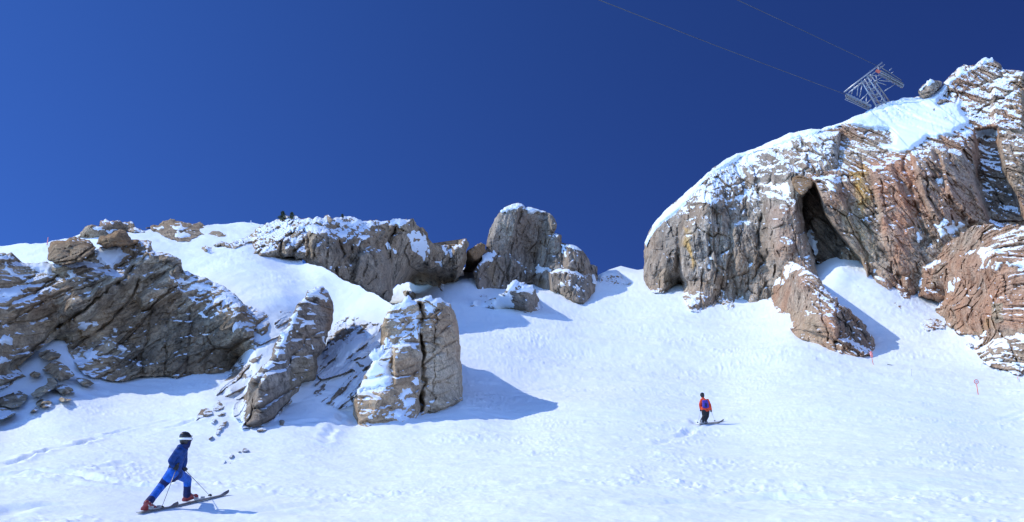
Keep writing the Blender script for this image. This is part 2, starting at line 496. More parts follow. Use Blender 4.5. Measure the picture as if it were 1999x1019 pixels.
def build_terrain():
    us = np.concatenate([np.arange(-700, -40, 20), np.arange(-40, 2042, 2.0), np.arange(2060, 2720, 20)])
    vs = np.concatenate([np.arange(500, 740, 2.0), np.arange(740, 1026, 1.25), np.arange(1030, 1160, 6), np.arange(1160, 1640, 30)])
    U, V = np.meshgrid(us, vs)
    # skyline of the saddle: rows above it are pulled down on to it
    sk = np.array([(-700,640),(0,640),(740,590),(780,552),(850,548),(880,522),(950,522),(1000,540),(1100,560),(1160,545),(1169,536),(1190,526),(1212,519),(1231,524),(1245,527),(1262,524),(1300,525),(1560,525),(1590,500),(1720,500),(1800,540),(1900,600),(2720,600)], float)
    top = np.interp(us, sk[:, 0], sk[:, 1])
    V = np.maximum(V, top[None, :])
    D = T(U, V)
    Pw = unproject(U, V, D)
    fade = sstep(0, 14, V - top[None, :])
    h = terrain_bumps(Pw)
    fadeout = sstep(1.5, 4, Pw[..., 1])
    for line, wd_, dp in TRACKS:
        lu = np.array(line, float)
        lp = unproject(lu[:, 0], lu[:, 1], T(lu[:, 0], lu[:, 1]))
        m = (U > lu[:, 0].min() - 160) & (U < lu[:, 0].max() + 160) & (V > lu[:, 1].min() - 60) & (V < lu[:, 1].max() + 60)
        if not m.any(): continue
        wob = .15 * gnoise(Pw[m][:, 0] / .8, Pw[m][:, 1] / .8, 31)
        d = poly_dist(Pw[m][:, 0] + wob, Pw[m][:, 1] + wob, lp[:, :2], False)[0]
        brk = sstep(-.5, .1, gnoise(Pw[m][:, 0] / 2.5, Pw[m][:, 1] / 2.5, 77))
        h[m] += brk * (-dp * np.exp(-(d / wd_) ** 2) + .6 * dp * np.exp(-((d - 1.9 * wd_) / wd_) ** 2))
    rnd = random.Random(9)
    for i in range(26):
        x0 = rnd.uniform(-22, 30); y0 = rnd.uniform(17, 75); a = rnd.uniform(-.45, .45) + (0 if rnd.random() < .6 else .9); L = rnd.uniform(10, 26); cv = rnd.uniform(-.05, .05)
        pts_ = []
        for j in range(9):
            pts_.append((x0, y0)); x0 += L / 8 * math.cos(a); y0 += L / 8 * math.sin(a); a += cv * L / 8
        pl = np.array(pts_)
        for off in (0, rnd.uniform(.35, .8)):
            q = pl + np.array([0, off])
            m = (Pw[..., 0] > q[:, 0].min() - 1.2) & (Pw[..., 0] < q[:, 0].max() + 1.2) & (Pw[..., 1] > q[:, 1].min() - 1.2) & (Pw[..., 1] < q[:, 1].max() + 1.2)
            if not m.any(): continue
            xx, yy = Pw[m][:, 0], Pw[m][:, 1]
            d = poly_dist(xx + .1 * gnoise(xx, yy, 3), yy, q, False)[0]
            w = .10 + .0025 * yy
            h[m] += sstep(-.4, .2, gnoise(xx / 3, yy / 3, 70 + i)) * (.022 + .0008 * yy) * (-np.exp(-(d / w) ** 2) + .6 * np.exp(-((d - 1.8 * w) / w) ** 2))
    Pw[..., 2] += h * fade * fadeout
    nv, nu = U.shape
    # close the ground behind the camera and drop the far side beyond the saddle
    last = Pw[-1].copy(); last[:, 1] = -700; last[:, 2] = -190; last[:, 0] *= 200
    back = Pw[0].copy(); back[:, 1] += 60; back[:, 2] -= 25
    A = np.concatenate([back[None], Pw, last[None]], 0)
    n2 = nv + 2
    idx = np.arange(n2 * nu).reshape(n2, nu)
    q = np.stack([idx[:-1, :-1], idx[1:, :-1], idx[1:, 1:], idx[:-1, 1:]], -1).reshape(-1, 4)
    o = mesh_np('snow_slope', A.reshape(-1, 3), q, [], M_SNOW)
    set_props(o, kind='structure')
    o['label'] = 'wide sunlit ski slope of chopped white snow'
    return o

# ------------------------------------------------------------------ rock builder
ALL = {}
def relief(name, outline, ctrl, mat, label=None, cat='rock', group=None, step=2.0, thick=8.0, amp=1.0, ang=0.0, stretch=1.6,
           cells=(5.0, 1.8, .6, .22), amps=(.9, .55, .34, .17), blocks=(), cracks=(), snow=None, tints=(), roughness=.10, rnd_r=16.0,
           rnd_d=1.5, seed=1, parent=None, kind=None, ground=T, eps=.25, groove=0.0, groove_w=1.2, sharp=True, smooth=False, snowmin=.0,
           crack_amp=.45, no_snow=(), dust=(), bed=1.0, drop=0.0, fissures=(0, 0, 0)):
    """A rock mass: its outline (u, v) with 'g' where it stands in the snow, depths from control points, angular broken relief,
       a skirt going back into the hill. Returns the object and a function giving its smooth depth."""
    rnd = random.Random(seed)
    base = [(p[0], p[1]) for p in outline]
    gflag = [len(p) > 2 and p[2] == 'g' for p in outline]
    pts = list(ctrl)
    for p, g in zip(outline, gflag):
        if g: pts.append((p[0], p[1], float(ground(np.array([p[0]], float), np.array([p[1]], float))[0]) - eps))
        elif len(p) > 2: pts.append((p[0], p[1], float(p[2])))
    if len(pts) < 3:
        pts = pts + [(pts[0][0] + 50, pts[0][1], pts[0][2]), (pts[0][0], pts[0][1] - 50, pts[0][2] * 1.005)]
    rb = RBF(pts, thin=not sharp)
    ol = rough(base, roughness, rnd, max(2.5, step * 1.5))
    n = len(base)
    eg = [gflag[i] and gflag[(i + 1) % n] for i in range(n)]
    a = np.array([(p[0], p[1]) for p in ol])
    us = np.arange(a[:, 0].min() - step, a[:, 0].max() + 2 * step, step)
    vs = np.arange(a[:, 1].min() - step, a[:, 1].max() + 2 * step, step)
    U, V = np.meshgrid(us, vs)
    dist, bx, by, ins, _ = poly_dist(U, V, a)
    near = (~ins) & (dist < step * 1.6)
    U = np.where(near, bx, U); V = np.where(near, by, V)
    # distance to the free (silhouette) edges only
    dfree = np.full(U.shape, 1e9)
    segs = [(ol[i][:2], ol[(i + 1) % len(ol)][:2]) for i in range(len(ol)) if not eg[ol[i][2]]]
    run = []
    for s, e in segs:
        if run and run[-1][-1] == s: run[-1].append(e)
        else: run.append([s, e])
    for r in run:
        dfree = np.minimum(dfree, poly_dist(U, V, r, False)[0])
    ca, sa = math.cos(math.radians(ang)), math.sin(math.radians(ang))
    cracks = list(cracks)
    fr = random.Random(seed * 3 + 1)
    for i in range(fissures[0]):
        x0, y0 = fr.choice(ol)[:2]; x1, y1 = fr.choice(ol)[:2]; t = fr.uniform(.3, .7)
        x0, y0 = x0 + (x1 - x0) * t, y0 + (y1 - y0) * t
        a_ = math.radians(ang + fr.gauss(0, 7)); L = fissures[1] * fr.uniform(.5, 1.4)
        cracks.append(([(x0 - math.cos(a_) * L / 2, y0 + math.sin(a_) * L / 2), (x0, y0), (x0 + math.cos(a_) * L / 2, y0 - math.sin(a_) * L / 2)], fr.uniform(1.6, 3.2), fissures[2] * fr.uniform(.5, 1.3)))
    def smooth_depth(u, v):
        D = rb(u, v)
        for b in blocks:
            poly, off, gu, gv, soft = b[:5]
            d, _, _, i_, _ = poly_dist(u, v, poly)
            w = sstep(-soft, soft, np.where(i_, d, -d))
            c = np.mean(np.array(poly, float), 0)
            D = D - w * (off + gu * (u - c[0]) + gv * (v - c[1]))
        return D
    def displaced(u, v, levels=4):
        D = smooth_depth(u, v)
        X = (u - CX) * D / F; Z = -(v - CY) * D / F
        wx = fbm(X / 3.5, Z / 3.5, 3, seed + 90) * .28; wz = fbm(X / 3.5 + 9, Z / 3.5, 3, seed + 95) * .28
        Xr = (X + wx) * ca + (Z + wz) * sa; Zr = -(X + wx) * sa + (Z + wz) * ca
        disp = np.zeros(u.shape)
        for l in range(levels):
            c = cells[l]
            k = stretch if l < 3 else 1 + (stretch - 1) * .5
            h, e = facet(Xr / (c * k) + 3.1 * l, Zr / c, seed * 7 + l, .95, .5)
            disp = disp + amps[l] * amp * h
            if l in (1, 2):
                w = sstep(-.05, .4, gnoise(Xr / (c * 3), Zr / (c * 3), seed + 40 + l))
                disp = disp - (crack_amp if l == 1 else .5 * crack_amp) * amps[l] * amp * w * np.exp(-(e / .075) ** 2) * 3.2
        if levels == 4:
            disp = disp + .17 * amp * fbm(Xr / .9 / stretch, Zr / .9, 5, seed + 60, .62)
            zz = np.zeros(u.shape)
            for cb, ab, o_ in ((1.1, .30, 1), (.38, .15, 2)):
                q = Zr / cb + .35 * gnoise(Xr / (5 * cb), Zr / (3 * cb), seed + 31 + o_)
                lid = np.floor(Xr / (cb * 5.5) + 13 * hash01(np.floor(q), zz, zz, seed + o_))
                disp = disp + ab * amp * bed * (hash01(np.floor(q), lid, zz, seed + 5 + o_) - .5) * 1.6
            if groove:
                disp = disp + groove * fbm(Xr / (groove_w * 7), Zr / groove_w, 4, seed + 70, .55, True)
        for line, wpx, dm in cracks:
            d = poly_dist(u + 7 * gnoise(u / 40, v / 40, seed + 2) + 4 * gnoise(u / 12, v / 14, seed), v + 3 * gnoise(u / 13, v / 12, seed + 1), line, False)[0]
            w = .35 + .65 * sstep(-.45, .35, gnoise(u / 28 + 5, v / 28, seed + 4))
            disp = disp - .7 * dm * w * np.exp(-(d / (.7 * wpx)) ** 2)
        return D - disp
    D = displaced(U, V)
    rr = np.clip(1 - dfree / rnd_r, 0, 1)
    D = D + rnd_d * (1 - np.sqrt(np.clip(1 - rr * rr, 0, 1)))
    Pw = unproject(U, V, D)
    # where snow can lie: upward facing facets
    dU = np.gradient(Pw, axis=1); dV = np.gradient(Pw, axis=0)
    N = np.cross(dV, dU)
    N /= np.linalg.norm(N, axis=-1, keepdims=True) + 1e-9
    N = np.where((N * Pw).sum(-1, keepdims=True) > 0, -N, N)
    nz = N[..., 2]
    k = nz.copy()
    k[1:-1, 1:-1] = (nz[1:-1, 1:-1] * 2 + nz[:-2, 1:-1] + nz[2:, 1:-1] + nz[1:-1, :-2] + nz[1:-1, 2:]) / 6
    X = Pw[..., 0]; Z = Pw[..., 2]
    sn = np.full(U.shape, -1.0)
    if snow is not None:
        f = k - .07 + .34 * fbm(X / 2.6, Z / 1.6, 3, seed + 3) + .50 * fbm(X / .50, Z / .24, 3, seed + 6)
        for poly, add, soft in dust:
            d, _, _, i_, _ = poly_dist(U, V, poly)
            f = f + add * sstep(-soft, soft, np.where(i_, d, -d))
        sn = (f - snow) * 2.2 + .5
    tint = np.zeros(U.shape + (4,))
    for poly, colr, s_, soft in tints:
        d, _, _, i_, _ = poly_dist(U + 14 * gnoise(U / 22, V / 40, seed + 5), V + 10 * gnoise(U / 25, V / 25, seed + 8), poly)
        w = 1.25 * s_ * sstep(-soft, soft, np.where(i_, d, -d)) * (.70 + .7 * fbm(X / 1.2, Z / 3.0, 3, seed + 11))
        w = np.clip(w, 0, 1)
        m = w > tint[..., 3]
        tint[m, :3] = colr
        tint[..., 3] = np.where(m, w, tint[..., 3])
    use = ins
    cell = use[:-1, :-1] | use[1:, :-1] | use[1:, 1:] | use[:-1, 1:]
    okv = ins | near
    cell &= okv[:-1, :-1] & okv[1:, :-1] & okv[1:, 1:] & okv[:-1, 1:]
    idx = np.arange(U.size).reshape(U.shape)
    q = np.stack([idx[:-1, :-1], idx[1:, :-1], idx[1:, 1:], idx[:-1, 1:]], -1)[cell]
    usedv = np.unique(q)
    remap = np.full(U.size, -1); remap[usedv] = np.arange(len(usedv))
    q = remap[q]
    VV = Pw.reshape(-1, 3)[usedv]; SN = sn.ravel()[usedv]; TI = tint.reshape(-1, 4)[usedv]
    # skirt: border edges pushed away along their rays, then closed to one far point
    ed = np.concatenate([q[:, [0, 1]], q[:, [1, 2]], q[:, [2, 3]], q[:, [3, 0]]], 0)
    key = np.sort(ed, 1)
    kk = key[:, 0].astype(np.int64) * len(VV) + key[:, 1]
    uq, inv, cnt = np.unique(kk, return_inverse=True, return_counts=True)
    be = ed[cnt[inv] == 1]
    bv = np.unique(be)
    bmap = np.full(len(VV), -1); bmap[bv] = np.arange(len(bv)) + len(VV)
    dirs = VV[bv] / np.linalg.norm(VV[bv], axis=1, keepdims=True)
    bp = VV[bv] + dirs * thick
    bp[:, 2] -= drop
    cen = bp.mean(0)
    bp2 = cen + (bp - cen) * .97
    q2 = np.stack([be[:, 1], be[:, 0], bmap[be[:, 0]], bmap[be[:, 1]]], 1)
    cidx = len(VV) + len(bv)
    t3 = np.stack([bmap[be[:, 1]], bmap[be[:, 0]], np.full(len(be), cidx)], 1)
    VA = np.concatenate([VV, bp2, cen[None]], 0)
    SA = np.concatenate([SN, np.full(len(bv) + 1, .3 if snow is not None else -1)])
    TA = np.concatenate([TI, np.zeros((len(bv) + 1, 4))], 0)
    org = Vector((float(VV[:, 0].mean()), float(VV[:, 1].min()), float(VV[:, 2].min())))
    o = mesh_np(name, VA, np.concatenate([q, q2], 0), t3, mat, parent, org if parent is None else Vector(parent.location), smooth, {'snow': SA, 'tint': TA})
    if parent is None:
        set_props(o, label, cat, group, kind)
    o_fn = lambda u, v: displaced(u, v, 2) + rnd_d * 0
    ALL[name] = o
    return o, o_fn, smooth_depth

def snow_patch(parent, fn, poly, puff=.22, edge=7.0, seed=1, step=2.0, name='snow_patch', roughness=.17, base=-.15, thick=.9, blur=6, lump=.12, label=None):
    """a patch of snow lying on a rock: its own mesh, thickest in the middle, its rim sunk into the rock"""
    rnd = random.Random(seed * 31 + len(poly))
    ol = np.array([(p[0], p[1]) for p in rough(poly, roughness, rnd, 3.0)])
    us = np.arange(ol[:, 0].min() - step, ol[:, 0].max() + 2 * step, step)
    vs = np.arange(ol[:, 1].min() - step, ol[:, 1].max() + 2 * step, step)
    U, V = np.meshgrid(us, vs)
    dist, bx, by, ins, _ = poly_dist(U, V, ol)
    near = (~ins) & (dist < step * 1.6)
    U = np.where(near, bx, U); V = np.where(near, by, V)
    D = 0
    for k in range(5):
        a = k * 6.2832 / 5
        D = D + fn(U + blur * math.cos(a), V + blur * math.sin(a)) / 5
    dd = np.where(ins, dist, 0)
    D = D - (base + (puff - base) * sstep(-1, edge, dd))
    X = (U - CX) * D / F; Z = -(V - CY) * D / F
    D = D - lump * fbm(X / 1.6, Z / 1.2, 3, seed + 4) - lump * .35 * fbm(X / .4, Z / .3, 2, seed + 9)
    Pw = unproject(U, V, D)
    okv = ins | near
    cell = (ins[:-1, :-1] | ins[1:, :-1] | ins[1:, 1:] | ins[:-1, 1:]) & okv[:-1, :-1] & okv[1:, :-1] & okv[1:, 1:] & okv[:-1, 1:]
    idx = np.arange(U.size).reshape(U.shape)
    q = np.stack([idx[:-1, :-1], idx[1:, :-1], idx[1:, 1:], idx[:-1, 1:]], -1)[cell]
    if len(q) == 0: return None
    usedv = np.unique(q); remap = np.full(U.size, -1); remap[usedv] = np.arange(len(usedv)); q = remap[q]
    VV = Pw.reshape(-1, 3)[usedv]
    ed = np.concatenate([q[:, [0, 1]], q[:, [1, 2]], q[:, [2, 3]], q[:, [3, 0]]], 0)
    key = np.sort(ed, 1); kk = key[:, 0].astype(np.int64) * len(VV) + key[:, 1]
    uq, inv, cnt = np.unique(kk, return_inverse=True, return_counts=True)
    be = ed[cnt[inv] == 1]; bv = np.unique(be)
    bmap = np.full(len(VV), -1); bmap[bv] = np.arange(len(bv)) + len(VV)
    bp = VV[bv] * (1 + thick / np.linalg.norm(VV[bv], axis=1, keepdims=True))
    q2 = np.stack([be[:, 1], be[:, 0], bmap[be[:, 0]], bmap[be[:, 1]]], 1)
    VA = np.concatenate([VV, bp], 0)
    o = mesh_np(name, VA, np.concatenate([q, q2], 0), [], M_CAP, parent, Vector(parent.location), True)
    return o

# ------------------------------------------------------------------ snow ground and upper snowfield
slope = build_terrain()

def build_snowfield():
    poly = [(-260,486),(0,481),(60,478),(92,474),(140,462),(165,452),(240,452),(300,447),(340,450),(400,440),(443,436),(471,433),(500,437),(530,440),(560,438),(590,445),
            (590,513),(606,516),(630,521),(658,537),(686,553),(712,566),(738,578),(759,590),(766,597),(800,590),(860,592),(870,640),(800,720),(740,780),
            (690,815),(640,826),(600,824),(560,815),(470,800),(405,776),(430,735),(440,690),(380,640),(100,560),(-260,560)]
    rnd = random.Random(4)
    ol = np.array([(p[0], p[1]) for p in rough(poly, .03, rnd, 3.0)])
    step = 2.0
    us = np.arange(ol[:, 0].min() - step, ol[:, 0].max() + 2 * step, step)
    vs = np.arange(ol[:, 1].min() - step, ol[:, 1].max() + 2 * step, step)
    U, V = np.meshgrid(us, vs)
    dist, bx, by, ins, _ = poly_dist(U, V, ol)
    near = (~ins) & (dist < step * 1.6)
    U = np.where(near, bx, U); V = np.where(near, by, V)
    D = SH(U, V)
    # the lower rim melts into the slope below
    Pw = unproject(U, V, D)
    Pw[..., 2] += .30 * fbm(Pw[..., 0] / 5, Pw[..., 1] / 5, 3, 51) + .06 * fbm(Pw[..., 0] / .9, Pw[..., 1] / .9, 3, 52) + .05 * facet(Pw[..., 0] / .5, Pw[..., 1] / .6, 8)[0] * sstep(0, .4, gnoise(Pw[..., 0] / 6, Pw[..., 1] / 6, 5))
    okv = ins | near
    cell = (ins[:-1, :-1] | ins[1:, :-1] | ins[1:, 1:] | ins[:-1, 1:]) & okv[:-1, :-1] & okv[1:, :-1] & okv[1:, 1:] & okv[:-1, 1:]
    idx = np.arange(U.size).reshape(U.shape)
    q = np.stack([idx[:-1, :-1], idx[1:, :-1], idx[1:, 1:], idx[:-1, 1:]], -1)[cell]
    usedv = np.unique(q); remap = np.full(U.size, -1); remap[usedv] = np.arange(len(usedv)); q = remap[q]
    VV = Pw.reshape(-1, 3)[usedv]
    ed = np.concatenate([q[:, [0, 1]], q[:, [1, 2]], q[:, [2, 3]], q[:, [3, 0]]], 0)
    key = np.sort(ed, 1); kk = key[:, 0].astype(np.int64) * len(VV) + key[:, 1]
    uq, inv, cnt = np.unique(kk, return_inverse=True, return_counts=True)
    be = ed[cnt[inv] == 1]; bv = np.unique(be)
    bmap = np.full(len(VV), -1); bmap[bv] = np.arange(len(bv)) + len(VV)
    bp = VV[bv] * (1 + 14.0 / np.linalg.norm(VV[bv], axis=1, keepdims=True)); bp[:, 2] -= 2
    q2 = np.stack([be[:, 1], be[:, 0], bmap[be[:, 0]], bmap[be[:, 1]]], 1)
    o = mesh_np('snowfield', np.concatenate([VV, bp], 0), np.concatenate([q, q2], 0), [], M_SNOW)
    set_props(o, kind='structure')
    o['label'] = 'smooth steep snowfield hanging above the left cliff'
    return o
build_snowfield()

# ------------------------------------------------------------------ left cliff and its boulders
CB = [(a, b, T1(a, b)) for a, b in ((-260,850),(-120,800),(0,758),(28,745),(64,715),(150,722),(250,741),(350,738),(410,728))] + [(446,716,52.6),(500,688,53.6)]
cliff, f_cliff, _ = relief('rock_cliff',
    [(-170,690),(-105,575),(-40,505),(0,494),(22,492),(32,508),(60,514),(92,510),(150,512),(170,500),(186,488),(205,478),(240,470),(280,470),(296,472),(304,494),(330,495),
     (353,507),(357,526),(377,535),(405,543),(438,559),(464,580),(486,598,'g'),(502,636,'g'),(498,684,'g'),(480,712,'g'),(452,724,'g'),(419,728,'g'),(377,729,'g'),(344,739,'g'),
     (302,736,'g'),(254,741,'g'),(226,744,'g'),(196,737,'g'),(180,736,'g'),(165,732,'g'),(152,719,'g'),(141,696,'g'),(134,688,'g'),(126,664,'g'),(112,660,'g'),(88,672,'g'),(64,692,'g'),(30,716,'g'),(52,734,'g'),(28,745,'g'),(0,758,'g'),(-100,792,'g'),(-150,810,'g')],
    wall(CB, [(250,600),(250,500,2),(60,600),(60,520,2),(0,700),(0,500,2),(400,640),(400,550,2),(140,600),(140,520,2),(-130,740),(-100,620),(330,500,2.5),(470,600,1),(484,650)], .5), M_LEFT,
    'tall olive brown cliff in shade at the left edge, above a shadowed snow bank', 'cliff', step=1.8, thick=9, amp=.62, ang=32, stretch=1.8, snow=.64,
    blocks=[([(-60,660),(60,640),(180,570),(290,480),(300,500),(250,560),(150,640),(60,700),(-60,740)], .9, .004, .004, 10),
            ([(150,640),(240,560),(300,545),(345,520),(350,560),(280,600),(230,650),(150,690)], -.6, .0, -.004, 8),
            ([(100,520),(150,510),(240,540),(200,580),(110,600),(20,640),(20,570)], .8, .003, -.004, 8),
            ([(270,580),(345,520),(352,570),(300,600),(275,600)], 1.2, -.006, 0, 6)],
    cracks=[([(60,685),(110,640),(170,600),(235,545),(300,490)], 4, 1.3), ([(140,680),(200,640),(250,590),(275,545)], 3, .9), ([(0,640),(60,600),(140,560),(240,520)], 3, .5),
            ([(330,620),(320,735)], 3, .4), ([(290,600),(275,740)], 4, .5), ([(370,600),(362,730)], 3, .4), ([(405,640),(398,728)], 4, .5)],
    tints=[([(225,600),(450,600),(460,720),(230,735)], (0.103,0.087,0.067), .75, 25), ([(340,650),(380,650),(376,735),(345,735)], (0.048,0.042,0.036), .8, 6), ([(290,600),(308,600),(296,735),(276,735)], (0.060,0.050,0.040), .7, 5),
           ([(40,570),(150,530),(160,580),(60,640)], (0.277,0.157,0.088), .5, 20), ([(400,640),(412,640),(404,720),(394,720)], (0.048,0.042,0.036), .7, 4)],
    dust=[([(330,535),(470,590),(475,640),(420,625),(340,570)], .16, 12), ([(-60,490),(60,500),(90,560),(0,640),(-60,640)], .12, 12), ([(200,540),(260,545),(330,600),(200,620)], -.1, 10)],
    seed=11, fissures=(14, 90, .7), groove=.10, rnd_r=14, rnd_d=1.0, ground=lambda u, v: np.where((u > 440) & (v < 712), SH(u, v), T(u, v)), roughness=.09)
for i, pl in enumerate([
    [(184,491),(207,480),(236,483),(264,484),(271,493),(250,498),(236,512),(226,517),(221,526),(203,517),(190,507)],
    [(127,533),(144,526),(153,550),(168,562),(141,557),(130,547)],
    [(-20,570),(10,565),(38,561),(38,578),(19,585),(0,580),(-20,590)],
    [(141,627),(165,625),(188,623),(198,634),(174,639),(163,651),(151,639)],
    [(148,689),(165,680),(182,680),(194,684),(183,694),(198,700),(212,703),(214,711),(190,703),(168,698),(152,692)],
    [(266,578),(283,583),(306,585),(292,590),(283,597),(272,588)],
    [(218,678),(232,674),(245,676),(258,691),(236,686)],
    [(-30,650),(10,652),(24,658),(28,676),(12,672),(0,668),(-30,676)],
    [(330,540),(358,540),(396,550),(434,564),(462,578),(468,588),(424,580),(386,564),(349,559),(336,550)],
    [(377,611),(401,616),(429,611),(410,627),(391,620)],
    [(375,646),(405,651),(434,651),(430,656),(405,655),(380,652)],
    [(448,628),(470,622),(473,640),(455,660),(450,650)],
    [(0,500),(14,498),(18,520),(40,540),(24,542),(6,528)],
    [(68,514),(90,512),(104,522),(98,540),(82,534),(60,530)],
    [(38,680),(57,676),(56,684),(48,686)],
    [(280,490),(300,498),(292,515),(282,506)],
    [(208,646),(222,640),(240,644),(228,652)],
    [(205,668),(212,664),(218,676),(210,676)],
    [(-30,700),(14,695),(24,700),(16,706),(-30,714)],
    ]):
    snow_patch(cliff, f_cliff, pl, seed=i + 1)

relief('boulder', [(93,484,wall(CB,[(93,484,1.2)])[0][2]),(99,472),(112,469),(127,471),(133,466),(146,461),(158,466),(165,466,wall(CB,[(165,466,1.5)])[0][2]),(180,474),(188,484),(179,496),(162,505),(146,512),(130,517),(118,516),(104,513),(92,506)],
    wall(CB,[(135,490,-.6),(135,478,-.7),(110,482,-.5),(165,474,-.5)]), M_BROWN, 'big brown block perched on the top of the left cliff, above the skyline snow', 'boulder', thick=5, amp=.55, ang=20, snow=1.0, seed=21, rnd_r=10, rnd_d=1.2)
relief('boulder', [(188,476,wall(CB,[(188,476,1.2)])[0][2]),(192,466),(196,460),(208,460),(222,453),(234,447,wall(CB,[(234,447,2.0)])[0][2]),(246,451),(252,461),(256,468),(272,468,wall(CB,[(272,468,1.5)])[0][2]),(268,477),(250,481),(225,480),(203,484)],
    wall(CB,[(230,466,-.4),(230,454,-.3),(205,464,-.2)]), M_BROWN, 'rust brown boulder right of the big brown block on the left cliff', 'boulder', thick=5, amp=.5, ang=20, snow=.95, seed=22, rnd_r=10, rnd_d=1.2)

# the boulders under the left cliff
low = [
 ([(74,693),(86,685),(98,679),(110,686),(120,692),(116,699),(100,704),(86,701)], 'small diamond shaped boulder set in the snow wedge below the left cliff'),
 ([(82,722),(90,714),(98,707),(112,705),(122,709),(133,716),(141,726),(146,732),(141,737),(128,741),(118,745),(110,738),(100,730)], 'large angular boulder under the snow wedge below the left cliff'),
 ([(149,738),(163,738),(174,742),(184,748),(177,753),(163,753),(154,746)], 'low flat rock alone in the shaded snow right of the fallen boulders'),
 ([(59,769),(70,760),(82,754),(94,746),(92,738),(104,738),(113,748),(104,760),(90,768),(78,775),(66,776)], 'long tilted slab leaning down left among the fallen boulders'),
 ([(106,758),(114,752),(122,750),(132,753),(141,758),(146,768),(136,768),(126,772),(118,768)], 'dark rock against the right end of the long tilted slab'),
 ([(57,730),(67,724),(79,728),(75,735),(62,736)], 'small round rock in the snow left of the large angular boulder'),
 ([(-60,796),(-40,780),(0,776),(14,770),(25,766),(39,762),(55,771),(48,784),(39,793),(27,797),(0,792),(-60,806)], 'broad dark rock at the left edge, among the fallen boulders'),
 ([(-80,830),(-60,806),(0,794),(12,797),(31,807),(18,815),(0,821),(-80,850)], 'lowest dark rock at the left edge, at the rim of the shadow'),
 ([(69,789),(76,780),(83,779),(92,782),(102,785),(98,793),(80,796)], 'flat dark rock below the long tilted slab'),
 ([(57,806),(63,800),(69,795),(75,799),(66,804)], 'smallest flat rock at the lower rim of the fallen boulders'),
 ([(114,780),(120,775),(128,778),(140,779),(132,783),(118,783)], 'thin rock sliver in the shaded snow below the dark rock'),
]
for i, (pl, lb) in enumerate(low):
    cu = sum(p[0] for p in pl) / len(pl); cv = sum(p[1] for p in pl) / len(pl)
    d0 = T1(cu, cv)
    relief('boulder', [(p[0], p[1], 'g') for p in pl], [(cu, cv, d0 - 2.3)], M_LEFT, lb, 'boulder', 'fallen boulders below the left cliff',
           step=1.6, thick=3.0, amp=.45, ang=32, snow=.85, seed=40 + i, roughness=.07, rnd_d=0, cells=(2.5, 1.0, .4, .15), eps=1.5)

# ridge outcrops above the left cliff
o, f, _ = relief('rock_outcrop', [(150,464,'g'),(156,455),(165,444),(172,440),(186,442),(194,441),(197,430),(205,427),(213,431),(232,430),(246,433),(255,431),(262,440),(275,447),(284,454,'g'),(262,454,'g'),(244,450,'g'),(226,453,'g'),(208,461,'g'),(196,463,'g'),(184,464,'g'),(168,464,'g')],
    [(220,440,90),(180,446,88),(205,428,91.5),(255,432,95)], M_RIDGE, 'broken reddish outcrop on the left skyline, above the brown boulders', 'rocks', thick=5, amp=.7, ang=20, snow=.72, seed=23, rnd_r=8, rnd_d=1.0,
    tints=[([(190,425),(220,425),(220,445),(190,445)], (0.378,0.175,0.093), .6, 6)], roughness=.13, ground=SH)
for i, pl in enumerate([[(176,444),(194,442),(206,447),(190,451)], [(214,432),(232,434),(228,438),(216,436)], [(200,452),(222,446),(232,449),(212,457)]]):
    snow_patch(o, f, pl, puff=.3, edge=3, seed=i + 60, blur=3)
o, f, _ = relief('rock_outcrop', [(283,448,'g'),(296,440),(311,438),(322,431),(331,428),(345,432),(358,434),(374,437),(391,433),(400,440),(412,447),(428,450),(441,456,'g'),(440,461,'g'),(424,462,'g'),(408,457,'g'),(391,457,'g'),(377,465,'g'),(360,470,'g'),(346,472,'g'),(330,464,'g'),(318,458,'g'),(304,452,'g')],
    [(350,448,94),(331,429,100),(391,434,102),(400,446,99)], M_RIDGE, 'flat jumble of grey rock and snow on the skyline at the head of the snowfield', 'rocks', thick=4, amp=.6, ang=10, snow=1.0, seed=24, bed=1.5, rnd_r=8, rnd_d=1.0, roughness=.13, ground=SH)
for i, pl in enumerate([[(330,436),(352,438),(368,444),(350,450),(336,444)], [(340,458),(362,452),(372,458),(356,466)], [(300,443),(316,440),(322,446),(308,449)]]):
    snow_patch(o, f, pl, puff=.3, edge=4, seed=i + 66, blur=3)
o, f, _ = relief('rock_outcrop', [(385,481,'g'),(398,480,'g'),(413,483,'g'),(420,490,'g'),(414,494,'g'),(399,491,'g')], [(402,486,81)], M_RIDGE,
    'small low rock in the snowfield left of the ridge cliff', 'rocks', thick=2, amp=.4, ang=10, snow=.6, seed=25, rnd_d=0, ground=SH, step=1.5)

